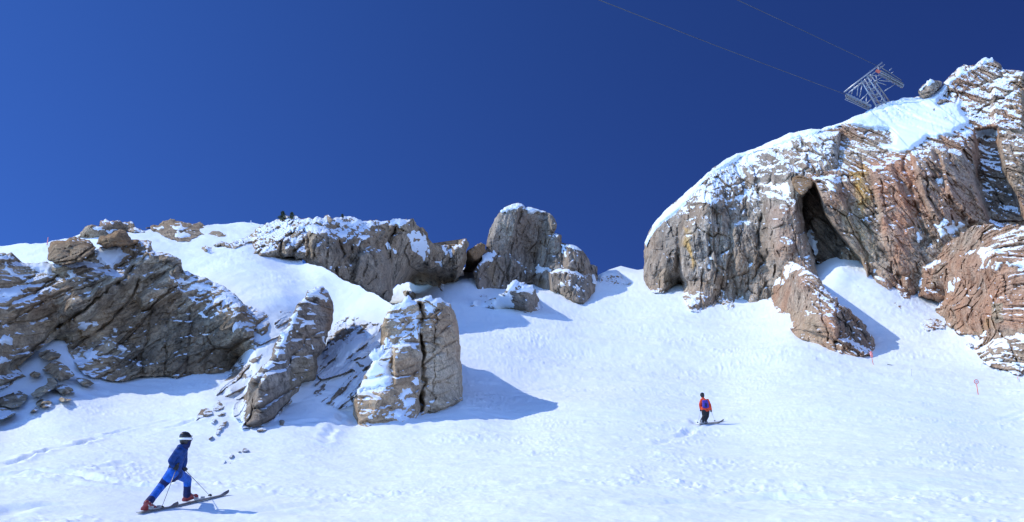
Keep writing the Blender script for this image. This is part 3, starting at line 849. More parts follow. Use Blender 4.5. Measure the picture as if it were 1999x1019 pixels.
# ridge cliff behind the snowfield
ridge, f_ridge, _ = relief('rock_cliff',
    [(416,478),(432,471),(448,476),(466,470),(488,459,93),(498,448),(507,441),(521,434),(545,428,100),(562,422),(578,421),(592,427),(610,428),(630,427),(634,421),(641,420),(647,428),(664,425),(682,422,105),(698,427),(712,431),(743,433),(760,431),
     (771,430),(788,428),(802,427,116),(812,434),(820,444),(835,456),(838,468),(846,477),(865,479,136),(884,477),(898,479),(903,468),(909,465),(915,473,141),(912,485),(911,499),(906,520),(905,537),(884,553,'g'),(870,554,'g'),(865,569,'g'),(846,560,'g'),(813,555,'g'),(790,553),(776,555),(768,575),(760,590,109),
     (740,600,106),(700,580,98),(660,556,93),(630,530,89),(604,520,86),(578,507,83.2),(545,501,83.5),(512,503,81.5),(488,503,80.5),(470,498,80.5),(446,488,83)],
    [(430,480,84),(550,470,87),(560,440,94),(620,460,90),(620,510,87.5),(690,480,98),(690,540,96),(735,520,102),(745,560,103),(765,585,108),(770,500,110),(800,470,116),(790,535,119),(840,520,131),(880,520,136),(880,485,137),(905,490,138),(700,450,102),(660,440,100)], M_RIDGE,
    'long brown ridge cliff on the skyline between the snowfield and the rock tower', 'cliff', step=2, thick=28, amp=1.1, ang=72, stretch=1.9, snow=.62,
    blocks=[([(608,452),(640,448),(660,470),(660,500),(640,522),(606,512),(600,480)], 2.2, 0, -.01, 8), ([(700,500),(722,484),(745,490),(760,520),(762,590),(720,570),(690,550)], 2.0, -.012, 0, 6), ([(500,460),(566,462),(570,500),(500,500)], 1.5, 0, -.01, 8),
            ([(760,440),(800,432),(800,500),(775,500)], 1.8, .02, 0, 8), ([(884,486),(908,470),(908,540),(888,545)], 2.2, -.03, 0, 5)],
    cracks=[([(600,450),(606,500)], 5, 2.0), ([(640,455),(636,515)], 4, 1.5), ([(690,460),(684,520)], 4, 1.8), ([(800,470),(804,540)], 5, 2.0), ([(822,470),(826,550)], 4, 1.5), ([(664,470),(668,500),(655,540)], 5, 2.4), ([(768,450),(752,490),(768,540)], 5, 1.8), ([(724,488),(706,540)], 3, .9), ([(735,490),(738,575)], 3, .7), ([(570,455),(572,505)], 4, 1.4), ([(845,480),(842,550)], 4, 1.2), ([(880,480),(878,545)], 4, 1.2)],
    tints=[([(690,490),(760,490),(765,590),(680,560)], (0.296,0.239,0.175), .6, 12), ([(640,450),(720,470),(700,520),(650,510)], (0.133,0.095,0.064), .5, 10)],
    dust=[([(500,425),(760,425),(740,455),(600,450),(500,450)], .10, 8), ([(800,440),(850,480),(870,560),(800,500)], .20, 10), ([(690,490),(760,500),(765,590),(690,560)], -.3, 8)],
    seed=31, fissures=(16, 60, 1.2), groove=.18, rnd_r=14, rnd_d=1.6, roughness=.12)
for i, pl in enumerate([
    [(560,440),(590,434),(630,441),(650,447),(672,450),(700,455),(728,463),(712,468),(684,462),(655,456),(640,446),(612,449),(585,447)],
    [(634,521),(640,514),(650,514),(655,536),(645,528)],
    [(744,468),(752,466),(762,478),(776,490),(772,496),(756,486)],
    [(645,432),(664,428),(690,430),(716,434),(700,438),(672,440),(650,440)],
    [(800,452),(815,450),(836,478),(842,494),(828,510),(812,500),(802,478)],
    [(862,482),(892,482),(900,486),(880,494),(884,502),(868,498)],
    [(760,436),(790,432),(800,440),(780,446)],
    [(508,446),(530,440),(560,442),(548,450),(520,452)],
    [(566,466),(578,462),(574,480),(564,478)],
    [(690,474),(704,470),(702,478),(692,479)],
    [(848,500),(862,508),(866,520),(856,522)],
    ]):
    snow_patch(ridge, f_ridge, pl, seed=i + 80, puff=.4, blur=5)
o, f, _ = relief('boulder', [(632,429,99),(635,421),(641,419,99.5),(646,424),(650,430),(645,437),(634,437)], [(640,430,98)], M_RIDGE, 'small round boulder standing up on the skyline of the ridge cliff', 'boulder', thick=2, amp=.35, snow=.7, seed=26, rnd_r=5, rnd_d=.5, step=1.2, roughness=.06)
o, f, _ = relief('boulder', [(786,568,'g'),(795,566,'g'),(810,572,'g'),(812,582,'g'),(800,581,'g'),(789,577,'g')], [(800,574,113)], M_RIDGE, 'small brown rock in the shaded gully snow right of the ridge cliff', 'boulder', thick=2, amp=.4, snow=.7, seed=27, rnd_d=0, step=1.5)

# ------------------------------------------------------------------ fin, rib, outcrop, pillar
relief('rock_outcrop', [(470,640,'g'),(470,616),(480,604),(488,596),(500,586),(514,578,63),(524,586),(533,592),(545,601,62),(535,616),(528,640),(524,655),(512,665),(500,658),(484,648)],
    [(500,620,57),(515,640,56),(474,650,56)], M_LEFT, 'pointed snow dusted outcrop between the left cliff and the banded fin', 'rocks', thick=4, amp=.7, ang=50, snow=.56, seed=33, ground=SH, rnd_r=10, rnd_d=1.5)

fin, f_fin, _ = relief('rock_fin',
    [(625,558),(632,560),(638,566),(643,575),(647,584),(651,600),(650,618),(648,632),(640,650),(637,663),(636,680),(628,690),(618,700),(622,716),(618,740),(604,746),(588,752),(584,766),(574,780,'g'),(564,790,'g'),(550,804,'g'),(536,818,'g'),(520,826,'g'),(507,831,'g'),(490,836,'g'),(471,837,'g'),(475,828,'g'),
     (470,820,'g'),(459,817,'g'),(455,805,'g'),(459,788,'g'),(474,776,'g'),(482,765),(484,748),(500,728),(520,708),(531,690),(538,668),(548,652),(559,640),(569,616),(580,594),(600,567)],
    wall([(455,820,39.8),(480,835,38),(540,818,41),(590,775,45.3),(620,745,48),(655,720,50)], [(500,790),(530,740,.3),(580,740,.8),(575,680,.2),(600,640,.4),(610,600,.8),(640,620,.8),(600,700,.4),(560,690,.2),(630,690,1.0),(625,560,.8),(650,600,1.2),(570,610,1.0),(520,708,.8),(484,748,.6),(618,740,.8)], .75), M_FIN,
    'tall leaning fin of banded grey rock behind the skier in blue', 'rock', step=1.6, thick=5, amp=.6, ang=-20, stretch=3.0, snow=.60,
    blocks=[([(470,835),(482,800),(500,760),(520,730),(560,720),(580,740),(566,785),(530,815)], .7, -.004, -.003, 5), ([(568,650),(600,640),(632,650),(620,690),(586,745),(570,740),(560,700)], -.5, .02, 0, 5)],
    cracks=[([(560,720),(575,690),(600,660),(640,640)], 3, .6), ([(482,770),(478,830)], 2.5, .4)],
    tints=[([(575,690),(625,690),(620,745),(585,760),(560,790),(556,770)], (0.340,0.244,0.114), .55, 8), ([(470,830),(500,760),(560,740),(570,780),(520,828)], (0.193,0.162,0.129), .6, 10), ([(620,560),(650,580),(650,640),(635,640)], (0.340,0.198,0.103), .5, 6)],
    dust=[([(600,570),(640,580),(600,660),(540,700),(540,660)], .16, 8), ([(480,830),(500,760),(570,750),(560,790)], -.2, 8)],
    seed=35, groove=.12, groove_w=.7, rnd_r=12, rnd_d=1.4, roughness=.08, cells=(3.5, 1.4, .5, .2))
for i, pl in enumerate([
    [(600,572),(614,566),(632,572),(642,586),(636,592),(618,580),(604,584)],
    [(592,598),(606,596),(624,604),(632,620),(618,612),(600,612)],
    [(548,652),(566,646),(585,630),(604,622),(616,624),(622,640),(604,640),(586,648),(566,660),(552,672)],
    [(536,690),(548,680),(566,676),(548,692),(534,706)],
    [(626,640),(634,652),(636,672),(628,664)],
    [(520,714),(530,706),(544,712),(530,722),(506,732)],
    [(600,668),(612,672),(620,690),(606,682)],
    ]):
    snow_patch(fin, f_fin, pl, seed=i + 100, puff=.25, edge=5, step=1.6, blur=5)

# snow shoulder and rubble left of the fin
small = [
 ([(416,801),(417,788),(424,780),(431,774),(441,778),(448,786),(440,793),(430,799),(420,802)], 'upper grey boulder left of the foot of the banded fin'),
 ([(382,822),(387,808),(392,799),(401,797),(413,801),(415,808),(406,811),(398,813),(388,815)], 'lower dark boulder left of the foot of the banded fin'),
 ([(412,826),(415,819),(418,815),(422,818),(417,827)], 'thin upright stone just below the lower dark boulder'),
 ([(424,811),(432,807),(439,804),(438,809),(428,813)], 'thin flat stone between the two boulders and the fin'),
 ([(421,848),(424,837),(430,830),(436,825),(443,821),(441,828),(434,835),(427,846)], 'long narrow stone slanting in the snow right of the helmet of the skier in blue'),
 ([(501,842),(504,836),(508,831),(514,832),(519,834),(520,839),(510,842)], 'small round stone below the right foot of the banded fin'),
 ([(447,893),(450,887),(452,884),(456,888),(453,893)], 'middle one of the little stones right of the skier in blue'),
 ([(430,911),(435,904),(440,899),(437,906)], 'lowest left sliver of the little stones right of the skier in blue'),
 ([(441,913),(446,906),(451,903),(446,910)], 'lowest right sliver of the little stones right of the skier in blue'),
 ([(472,881),(475,875),(480,875),(485,878),(478,881)], 'topmost flat one of the little stones right of the skier in blue'),
 ([(464,882),(468,879),(470,882)], 'tiny stone beside the topmost flat little stone'),
 ([(407,857),(412,853),(415,851),(412,856)], 'tiny sliver of stone left of the long slanting stone'),
 ([(414,758),(422,748),(431,740),(436,740),(434,747),(424,757)], 'dark tongue of rock at the right end of the shaded snow bank'),
 ([(462,754),(468,751),(480,752),(478,757),(466,757)], 'dark flat stone in the snow left of the fin, at half height'),
 ([(446,770),(452,764),(460,760),(456,768)], 'small dark stone left of the fin, above the upper grey boulder'),
 ([(545,822),(550,818),(556,823),(553,830),(546,829)], 'dark stone in the shaded snow right of the foot of the fin'),
 ([(438,760),(447,752),(456,746),(452,754),(444,762)], 'slanting dark stone on the snow shoulder left of the fin'),
 ([(470,735),(482,726),(492,722),(486,732),(476,739)], 'flat dark rock high on the snow shoulder left of the fin'),
 ([(486,706),(498,698),(512,690),(506,700),(494,710)], 'ragged dark rock on the snow shoulder, above the flat dark rock'),
]
for i, (pl, lb) in enumerate(small):
    cu = sum(p[0] for p in pl) / len(pl); cv = sum(p[1] for p in pl) / len(pl)
    g = SH if (cv < 772 and cu > 405) else T
    if cv < 805 and cu > 405 and g is T: g = lambda u, v: np.minimum(T(u, v), SH(u, v))
    d0 = float(g(np.array([cu]), np.array([cv]))[0])
    sz = max(p[0] for p in pl) - min(p[0] for p in pl)
    relief('boulder' if sz > 24 else 'stone', [(p[0], p[1], 'g') for p in pl], [(cu, cv, d0 - .25 - sz * d0 / F * .35)], M_DARK, lb, 'boulder' if sz > 24 else 'stone', 'rocks poking from the snow round the fin',
           step=1.2, thick=.8, amp=.16, ang=40, snow=.8, seed=140 + i, roughness=.07, rnd_d=0, cells=(1.2, .5, .2, .1), ground=g, eps=.12)

SHm = lambda u, v: SH(u, v)
rib, f_rib, _ = relief('rock_rib',
    [(650,628,'g'),(662,618,'g'),(680,616,'g'),(696,618,'g'),(712,626,'g'),(730,632,'g'),(748,634,'g'),(752,655,'g'),(745,676,'g'),(733,702,'g'),(716,726,'g'),(704,748,'g'),(692,772,'g'),(684,792,'g'),(668,798,'g'),(658,796,'g'),(640,786,'g'),(624,780,'g'),(609,788,'g'),(612,768,'g'),(618,744,'g'),(622,720,'g'),(632,694,'g'),(638,664,'g')],
    [(690,670,55.2),(660,720,52.0),(640,760,48.2),(690,730,51.0),(710,680,54.3)], M_DARK, 'low rib of dark broken rock streaked with snow, between fin and pillar', 'rocks', step=1.6, thick=2, amp=.75, ang=38, stretch=2.6, snow=.50,
    seed=37, ground=SHm, rnd_r=4, rnd_d=.0, roughness=.14, cells=(2.2, .9, .4, .15), eps=.05,
    dust=[([(640,690),(680,665),(712,655),(735,665),(700,720),(665,735),(640,740)], .28, 8), ([(720,640),(752,640),(745,680),(715,725),(690,790),(660,790),(700,720)], .22, 8), ([(655,625),(690,620),(720,640),(690,650),(655,660)], -.15, 6), ([(620,745),(640,745),(625,785),(608,785)], -.2, 5)])
for i, pl in enumerate([
    [(650,690),(664,676),(684,664),(704,658),(712,668),(694,690),(676,700),(664,716),(648,724),(642,716)],
    [(636,742),(650,728),(668,724),(684,720),(672,740),(656,752),(644,764),(632,762)],
    [(716,648),(734,640),(744,650),(738,670),(722,690),(716,676)], [(680,760),(692,742),(704,734),(696,760),(684,780)], [(646,772),(658,766),(664,776),(654,786)]]):
    snow_patch(rib, f_rib, pl, seed=i + 110, puff=.16, edge=6, step=1.6, blur=5)

shoulder, f_sh, _ = relief('rock_band',
    [(486,664,'g'),(500,668,'g'),(514,668,'g'),(528,652,'g'),(536,628,'g'),(548,606,'g'),(566,606,'g'),(572,616,'g'),(560,642,'g'),(546,656,'g'),(534,680,'g'),(522,704,'g'),(500,726,'g'),(486,746,'g'),(478,768,'g'),(456,786,'g'),(436,782,'g'),(424,774,'g'),(416,762,'g'),(430,744,'g'),(448,724,'g'),(470,702,'g')],
    [(500,700,53.6),(450,760,46.3),(530,650,57.0),(480,730,49.6)], M_DARK, 'sunlit snowy shoulder with slanting dark rocks, between the left cliff and the banded fin', 'rocks', step=1.6, thick=2, amp=.65, ang=40, stretch=3.0, snow=.44,
    seed=38, ground=SHm, rnd_r=4, rnd_d=0, roughness=.12, cells=(2.0, .8, .35, .15), eps=.0)
for i, pl in enumerate([
    [(500,690),(516,676),(536,660),(548,648),(556,640),(548,656),(534,676),(518,696),(500,712),(486,716)],
    [(440,766),(456,750),(472,736),(486,728),(480,744),(466,764),(450,778),(436,776)], [(540,622),(556,610),(566,614),(556,630),(544,638)]]):
    snow_patch(shoulder, f_sh, pl, seed=i + 115, puff=.14, edge=6, step=1.6, blur=5)

pillar, f_pillar, _ = relief('rock_pillar',
    [(766,596),(782,592),(804,587),(814,584),(824,583),(842,582),(861,582),(868,588),(880,594),(886,606),(890,618),(894,632),(896,646),(897,670),(898,700),(901,730),(904,757),(904,778,'g'),(892,790,'g'),(880,797,'g'),(866,802,'g'),(851,806,'g'),(835,812,'g'),(818,816,'g'),
     (800,822,'g'),(785,825,'g'),(770,822,'g'),(757,825,'g'),(740,826,'g'),(719,832,'g'),(704,830,'g'),(693,824,'g'),(690,800),(688,785),(698,764),(706,748),(718,724),(729,705),(738,690),(746,672),(748,655),(744,637),(752,618),(757,608)],
    wall([(690,826),(720,830),(757,825),(818,816),(880,797),(904,780)], [(700,800),(750,770),(790,750),(790,650,.8),(830,700),(865,700,.0),(860,780),(815,800),(860,620,.3),(800,610,1.5),(770,700,.6),(890,720,.9),(840,640),(766,596,3),(861,582,1.5),(890,618,1.8),(898,700,1.8),(904,757,1.2),(748,655,2.5),(706,748,1.2)], .6), M_PILLAR,
    'steep tan rock pillar with a vertical crack, snowy steps on its left side', 'rock', step=1.6, thick=20, drop=5.0, amp=.5, ang=4, stretch=1.9, snow=.60,
    blocks=[([(824,600),(850,586),(885,600),(897,650),(904,780),(850,806),(828,800)], .9, 0.022, 0, 3), ([(768,676),(800,672),(824,690),(820,730),(800,745),(770,752)], .8, 0, -.006, 3), ([(690,770),(715,766),(745,780),(735,810),(700,826)], .7, 0, -.008, 3)],
    cracks=[([(819,592),(824,620),(825,660),(828,700),(826,760),(818,815)], 4.0, 3.2), ([(849,600),(846,680),(846,760)], 1.6, .45), ([(872,640),(870,720)], 1.4, .35), ([(830,660),(895,655)], 1.5, .25), ([(830,705),(898,700)], 1.4, .25), ([(832,745),(902,748)], 1.4, .25), ([(832,622),(892,620)], 1.5, .3)],
    tints=[([(826,690),(895,690),(903,770),(830,790)], (0.630,0.506,0.361), .75, 12), ([(885,600),(897,640),(903,720),(890,700)], (0.378,0.198,0.114), .5, 8), ([(770,700),(825,700),(815,750),(770,755)], (0.340,0.215,0.124), .5, 8), ([(828,590),(880,596),(890,650),(830,650)], (0.315,0.210,0.134), .5, 8)],
    dust=[([(690,690),(770,660),(770,740),(740,770),(700,780)], .30, 10), ([(740,600),(815,600),(815,670),(750,680)], .22, 8), ([(750,770),(830,760),(815,820),(740,830)], .16, 8), ([(830,640),(895,640),(904,780),(840,800)], -.22, 8)],
    seed=39, groove=.10, groove_w=.5, rnd_r=10, rnd_d=1.3, roughness=.06, cells=(3.0, 1.2, .45, .18))
for i, pl in enumerate([
    [(763,598),(782,592),(804,587),(824,583),(861,582),(868,588),(858,592),(852,606),(842,612),(828,606),(822,590),(812,594),(808,604),(796,606),(788,612),(776,606),(768,612),(760,606)],
    [(806,612),(815,604),(820,616),(824,640),(820,662),(812,664),(804,654),(806,636)],
    [(780,660),(796,654),(808,654),(806,662),(790,668),(776,674)],
    [(706,742),(716,724),(728,706),(742,700),(752,704),(764,712),(762,724),(768,738),(758,746),(756,756),(740,754),(716,760),(698,768),(690,774)],
    [(722,700),(738,680),(748,672),(750,690),(742,704),(730,706)],
    [(762,776),(784,766),(786,756),(800,754),(806,768),(790,778),(776,780)],
    [(796,742),(814,736),(824,744),(820,752),(804,748)],
    [(714,812),(730,800),(748,790),(756,796),(740,806),(728,818),(718,822)],
    [(708,776),(722,774),(738,784),(726,786),(712,782)],
    [(836,780),(848,778),(856,786),(846,790)],
    [(698,786),(708,784),(714,790),(702,794)],
    [(768,804),(782,800),(790,806),(784,816),(770,814)],
    [(836,634),(846,634),(848,642),(838,644)],
    [(786,786),(806,776),(818,782),(812,790),(796,794)],
    [(750,810),(762,806),(764,816),(752,820)],
    [(766,624),(776,616),(782,632),(778,652),(770,640)],
    ]):
    snow_patch(pillar, f_pillar, pl, seed=i + 120, puff=.10, edge=5, step=1.6, blur=3, lump=.07)

# ------------------------------------------------------------------ rock tower on the saddle
relief('rock_slab', [(903,530,'g'),(908,510),(911,493,143),(922,484),(932,476),(939,473,146),(948,478),(950,490),(942,506),(932,520),(926,530,'g')], [(925,505,142)], M_BROWN,
    'small brown slab wedged between the ridge cliff and the rock tower', 'rock', thick=5, amp=.8, ang=65, snow=.62, seed=43, rnd_r=8, rnd_d=1.5)
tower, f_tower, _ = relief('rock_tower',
    [(949,478),(952,464),(955,450),(960,440),(965,428),(971,420),(978,412),(985,405),(992,401),(1000,398),(1008,396),(1016,397),(1022,400),(1027,405),(1036,404),(1046,407),(1058,411),(1068,415),(1078,420),(1084,428),(1087,440),(1084,450),(1080,456),(1090,456),(1096,459),(1096,474),
     (1102,475),(1109,476),(1120,479),(1131,484),(1142,495),(1150,506),(1153,518),(1160,517),(1166,521),(1167,537),(1165,562,'g'),(1155,575,'g'),(1146,588,'g'),(1140,593,'g'),(1121,590,'g'),(1103,581,'g'),(1090,571,'g'),(1071,567,'g'),(1052,561,'g'),(1040,553,'g'),(1024,555,'g'),(1010,558,'g'),(996,563,'g'),(977,566,'g'),(958,563,'g'),(930,567,'g'),(927,549),(924,531),(933,514),(946,498)],
    wall([(924,567),(960,563),(1000,562),(1040,556),(1070,568),(1120,590),(1150,585),(1167,560)], [(1000,440,-.5),(975,460),(1015,470,1),(1050,450,3),(985,530,-1),(950,530),(1000,520),(1080,480,5),(1120,510,8),(1110,560),(1130,570),(1060,540),(1040,500,1.5),(955,450,2),(1008,397,1),(1087,440,7),(1150,506,12),(1166,525,8),(946,498,2),(926,531,1)], .45), M_TOWER,
    'broad rounded rock tower standing alone on the saddle in the middle', 'rock', step=1.6, thick=12, amp=1.0, ang=80, stretch=2.4, snow=.66,
    blocks=[([(955,440),(990,402),(1015,404),(1010,430),(996,484),(990,500),(950,490)], 1.2, .045, 0, 4), ([(1049,470),(1062,460),(1092,460),(1096,500),(1078,525),(1045,520)], 1.2, -.02, 0, 3), ([(1106,480),(1130,486),(1152,515),(1145,535),(1108,520)], 1.6, 0, -.01, 3),
            ([(1072,532),(1106,528),(1150,542),(1160,560),(1140,594),(1100,585),(1076,570)], 2.8, -.02, -.01, 4), ([(930,520),(945,500),(1000,500),(1030,540),(1030,560),(930,566)], 1.5, -.01, -.012, 4), ([(996,484),(1014,410),(1070,418),(1064,462),(1040,530),(1005,510)], -1.0, -.012, 0, 4)],
    cracks=[([(1016,412),(1008,440),(998,484)], 2.5, 1.0), ([(1066,460),(1056,495),(1040,540)], 3, 2.0), ([(1098,478),(1096,520)], 3, 1.6), ([(1104,534),(1100,580)], 2, .8), ([(1040,552),(1070,530),(1100,524)], 2.5, .8)],
    tints=[([(950,470),(960,430),(1000,404),(1012,420),(998,480)], (0.454,0.378,0.294), .6, 8), ([(1000,480),(1015,420),(1060,420),(1060,460),(1040,520),(1010,510)], (0.265,0.192,0.139), .6, 8), ([(1042,545),(1070,545),(1070,568),(1045,562)], (0.302,0.186,0.077), .7, 6), ([(955,510),(975,510),(970,560),(955,560)], (0.403,0.274,0.134), .4, 8), ([(1104,540),(1140,545),(1135,592),(1105,585)], (0.181,0.151,0.119), .6, 6)],  # pale left part and darker centre: sun and shade put into the colour
    dust=[([(930,520),(1030,515),(1030,560),(930,566)], .12, 8), ([(985,398),(1030,398),(1070,412),(1060,420),(980,415)], .2, 5), ([(1000,420),(1080,430),(1040,520),(1000,500)], -.2, 8)],
    seed=45, fissures=(12, 80, 1.0), groove=.22, groove_w=1.0, rnd_r=16, rnd_d=3.0, roughness=.055, cells=(6, 2.2, .8, .3))
for i, pl in enumerate([
    [(942,498),(958,492),(972,494),(966,504),(950,510),(938,514)],
    [(1046,520),(1060,516),(1080,522),(1074,530),(1056,534),(1044,532)],
    [(1078,524),(1092,521),(1110,525),(1130,532),(1147,541),(1152,548),(1136,542),(1112,534),(1086,532)],
    [(1095,476),(1102,478),(1106,492),(1108,502),(1100,502),(1096,490)],
    [(976,412),(990,403),(1004,402),(1016,404),(1010,408),(992,411),(980,416)],
    [(1024,408),(1040,406),(1054,411),(1046,414),(1030,414)],
    [(934,566),(942,558),(956,562),(964,566),(950,570)],
    [(1088,553),(1106,548),(1104,558),(1092,560)], [(1116,556),(1128,556),(1130,561),(1118,561)],
    [(1152,534),(1162,540),(1164,556),(1156,552)], [(1110,477),(1124,480),(1134,488),(1126,488),(1112,482)],
    [(1026,522),(1032,530),(1026,538)], [(994,492),(1004,506),(1014,516),(1006,516),(996,504)], [(1074,570),(1090,570),(1098,580),(1084,578)],
    ]):
    snow_patch(tower, f_tower, pl, seed=i + 150, puff=.5, edge=4, step=1.6, blur=4, base=-.2)

mound, f_mound, _ = relief('rock_mound',
    [(917,597,'g'),(945,590,'g'),(965,582),(985,570,118),(994,556),(1002,547),(1008,546,121),(1018,552),(1028,554,121),(1036,560),(1046,565,121),(1050,578),(1053,588,'g'),(1062,603,'g'),(1050,606,'g'),(1037,611,'g'),(1018,606,'g'),(1000,603,'g'),(980,600,'g'),(950,599,'g')],
    [(1005,570,117.5),(1030,590,117.2),(960,592,121)], M_DARK, 'snow covered mound with a few bare rocks in front of the rock tower', 'rocks', step=1.5, thick=5, amp=.6, ang=-20, stretch=2.0, snow=.36, seed=47, rnd_r=5, rnd_d=.6,
    dust=[([(1000,584),(1022,572),(1042,585),(1060,604),(1036,612)], -.22, 4)], roughness=.08)
for i, pl in enumerate([[(918,597),(945,590),(966,582),(984,571),(994,556),(1004,547),(1012,550),(1008,562),(998,574),(1000,588),(1010,600),(990,602),(955,599)], [(1014,552),(1028,556),(1044,566),(1040,574),(1024,570),(1008,574)]]):
    snow_patch(mound, f_mound, pl, seed=i + 170, puff=.6, edge=6, step=1.5, blur=5)
for i, (pl, lb) in enumerate([
    ([(1018,604),(1024,600),(1032,603),(1038,610),(1030,612),(1020,609)], 'small rock at the front foot of the snowy mound'),
    ([(932,577),(940,573),(952,572),(962,576),(954,580),(940,580)], 'thin dark rock in the shaded snow under the left foot of the rock tower'),
    ([(1075,578),(1084,574),(1094,577),(1100,582),(1088,583)], 'low rock half buried between the mound and the rock tower'),
    ([(1004,603),(1010,601),(1014,606),(1008,607)], 'tiny stone left of the small rock under the snowy mound')]):
    cu = sum(p[0] for p in pl) / len(pl); cv = sum(p[1] for p in pl) / len(pl)
    relief('stone', [(p[0], p[1], 'g') for p in pl], [(cu, cv, T1(cu, cv) - 1.2)], M_DARK, lb, 'stone', 'rocks poking from the saddle snow', step=1.3, thick=1.5, amp=.3, snow=.7, seed=175 + i, rnd_d=0)

band, f_band, _ = relief('rock_outcrop', [(1167,560,'g'),(1169,544),(1174,537),(1190,535,160),(1198,533),(1207,534,160),(1212,541),(1222,547),(1240,545,162),(1244,549),(1232,554,'g'),(1215,556,'g'),(1205,560,'g'),(1190,563,'g'),(1178,564,'g')],
    [(1190,548,155)], M_RIDGE, 'low rock band under the snow crest right of the rock tower', 'rocks', step=1.5, thick=5, amp=.7, ang=60, snow=.62, seed=49, rnd_r=5, rnd_d=.8)
snow_patch(band, f_band, [(1168,538),(1176,532),(1192,531),(1208,530),(1216,540),(1200,537),(1184,539),(1174,544)], seed=51, puff=.6, edge=4, step=1.5, blur=4)

# ------------------------------------------------------------------ right mountain
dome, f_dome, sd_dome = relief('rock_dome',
    [(1261,556),(1257,520),(1256,490),(1259,471),(1265,456),(1273,443),(1286,425),(1301,410),(1320,392),(1339,377),(1360,357),(1381,339),(1400,323),(1419,311),(1442,302),(1466,294),(1486,285),(1504,278),(1523,268),(1541,261),(1562,256),(1584,253),
     (1640,255),(1640,330),(1600,350),(1586,352),(1578,370),(1566,386),(1566,414),(1574,452),(1582,478),(1589,500),(1598,541),(1612,568),(1600,600),(1560,600),(1530,590,'g'),(1508,580,'g'),(1500,586,'g'),(1490,589,'g'),(1478,594,'g'),(1461,594,'g'),(1456,588,'g'),(1447,584,'g'),(1438,590,'g'),
     (1428,604,'g'),(1416,606,'g'),(1408,592,'g'),(1400,591,'g'),(1388,602,'g'),(1377,607,'g'),(1360,610,'g'),(1346,607,'g'),(1340,592,'g'),(1334,586,'g'),(1335,570,'g'),(1329,553,'g'),(1320,556,'g'),(1311,560,'g'),(1300,568,'g'),(1287,572,'g'),(1276,571,'g'),(1268,565,'g')],
    wall([(1256,560),(1270,566),(1290,572),(1335,575),(1360,608),(1400,595),(1440,592),(1490,590),(1530,592),(1600,560)],
        [(u_, v_, o_) for (u_, v_, o_) in [(1290,520,0),(1275,490,2),(1300,470,1),(1256,490,5),(1273,443,6),(1340,480,0),(1340,540,0),(1340,430,2),(1339,378,8),(1381,400,2),(1400,540,0),(1400,450,0),(1381,340,10),(1420,400,1.5),(1450,540,0),(1450,440,0),(1500,520,0),(1490,430,0),(1480,370,2.5),(1480,330,5),
         (1466,294,12),(1540,480,0),(1530,420,.5),(1540,360,3),(1545,310,7),(1541,261,14),(1575,530,1),(1590,500,3),(1574,452,3.5),(1566,400,3),(1575,350,3),(1610,300,9),(1600,262,13),(1640,255,14),(1640,320,8),(1595,560,4)]], .5), M_DOME,
    'left half of the right mountain: a grey brown rock dome with a snowy rounded shoulder', 'cliff', step=1.6, thick=14, amp=1.1, ang=82, stretch=2.4, snow=.56,
    blocks=[([(1450,300),(1500,292),(1540,318),(1560,340),(1530,352),(1470,350),(1452,330)], 1.6, 0, -.02, 6), ([(1330,450),(1372,420),(1400,440),(1410,540),(1396,590),(1345,600),(1330,560)], 1.5, -.012, 0, 6), ([(1430,440),(1470,430),(1480,520),(1500,575),(1462,590),(1440,560)], 1.4, -.012, 0, 6), ([(1495,380),(1556,392),(1566,440),(1590,520),(1580,560),(1520,520),(1500,450)], 1.6, -.016, 0, 6),
            ([(1582,262),(1640,255),(1640,330),(1600,345),(1560,320)], 1.8, 0, -.01, 6), ([(1296,500),(1318,500),(1322,556),(1290,566)], 2.0, -.04, 0, 4)],
    cracks=[([(1325,440),(1322,500),(1327,555)], 5, 2.0), ([(1382,455),(1390,500),(1402,540),(1418,590)], 5, 1.8), ([(1424,430),(1425,500),(1440,575)], 4, 1.2), ([(1485,370),(1484,420),(1484,500)], 5, 1.8), ([(1484,500),(1510,560)], 5, 1.2), ([(1310,440),(1306,510)], 4, 1.5), ([(1288,450),(1284,540)], 3, 1.0), ([(1460,310),(1470,340),(1440,360),(1400,370)], 3, .8),([(1330,415),(1400,400),(1480,365)], 3, .8)],
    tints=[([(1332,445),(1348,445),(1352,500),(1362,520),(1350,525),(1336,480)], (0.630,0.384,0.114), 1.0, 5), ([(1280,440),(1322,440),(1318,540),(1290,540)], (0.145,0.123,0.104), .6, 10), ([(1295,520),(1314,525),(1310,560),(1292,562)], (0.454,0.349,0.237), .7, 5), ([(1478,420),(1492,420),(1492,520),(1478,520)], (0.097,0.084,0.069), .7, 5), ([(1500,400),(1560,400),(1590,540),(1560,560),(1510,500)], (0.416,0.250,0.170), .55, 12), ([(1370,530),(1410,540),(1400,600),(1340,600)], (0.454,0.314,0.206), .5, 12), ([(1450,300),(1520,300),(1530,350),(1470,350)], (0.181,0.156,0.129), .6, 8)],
    dust=[([(1380,340),(1480,300),(1540,350),(1540,380),(1440,400),(1330,420),(1330,390)], .20, 12), ([(1560,260),(1640,260),(1640,340),(1560,340)], .16, 10), ([(1500,400),(1560,400),(1600,540),(1560,560)], .10, 12), ([(1260,460),(1330,440),(1330,560),(1270,565)], -.14, 10), ([(1330,440),(1480,440),(1500,590),(1340,600)], -.06, 10)],
    seed=53, bed=.9, fissures=(20, 90, 1.3), groove=.34, groove_w=1.0, rnd_r=18, rnd_d=2.8, roughness=.055, cells=(5.5, 2.0, .7, .28))
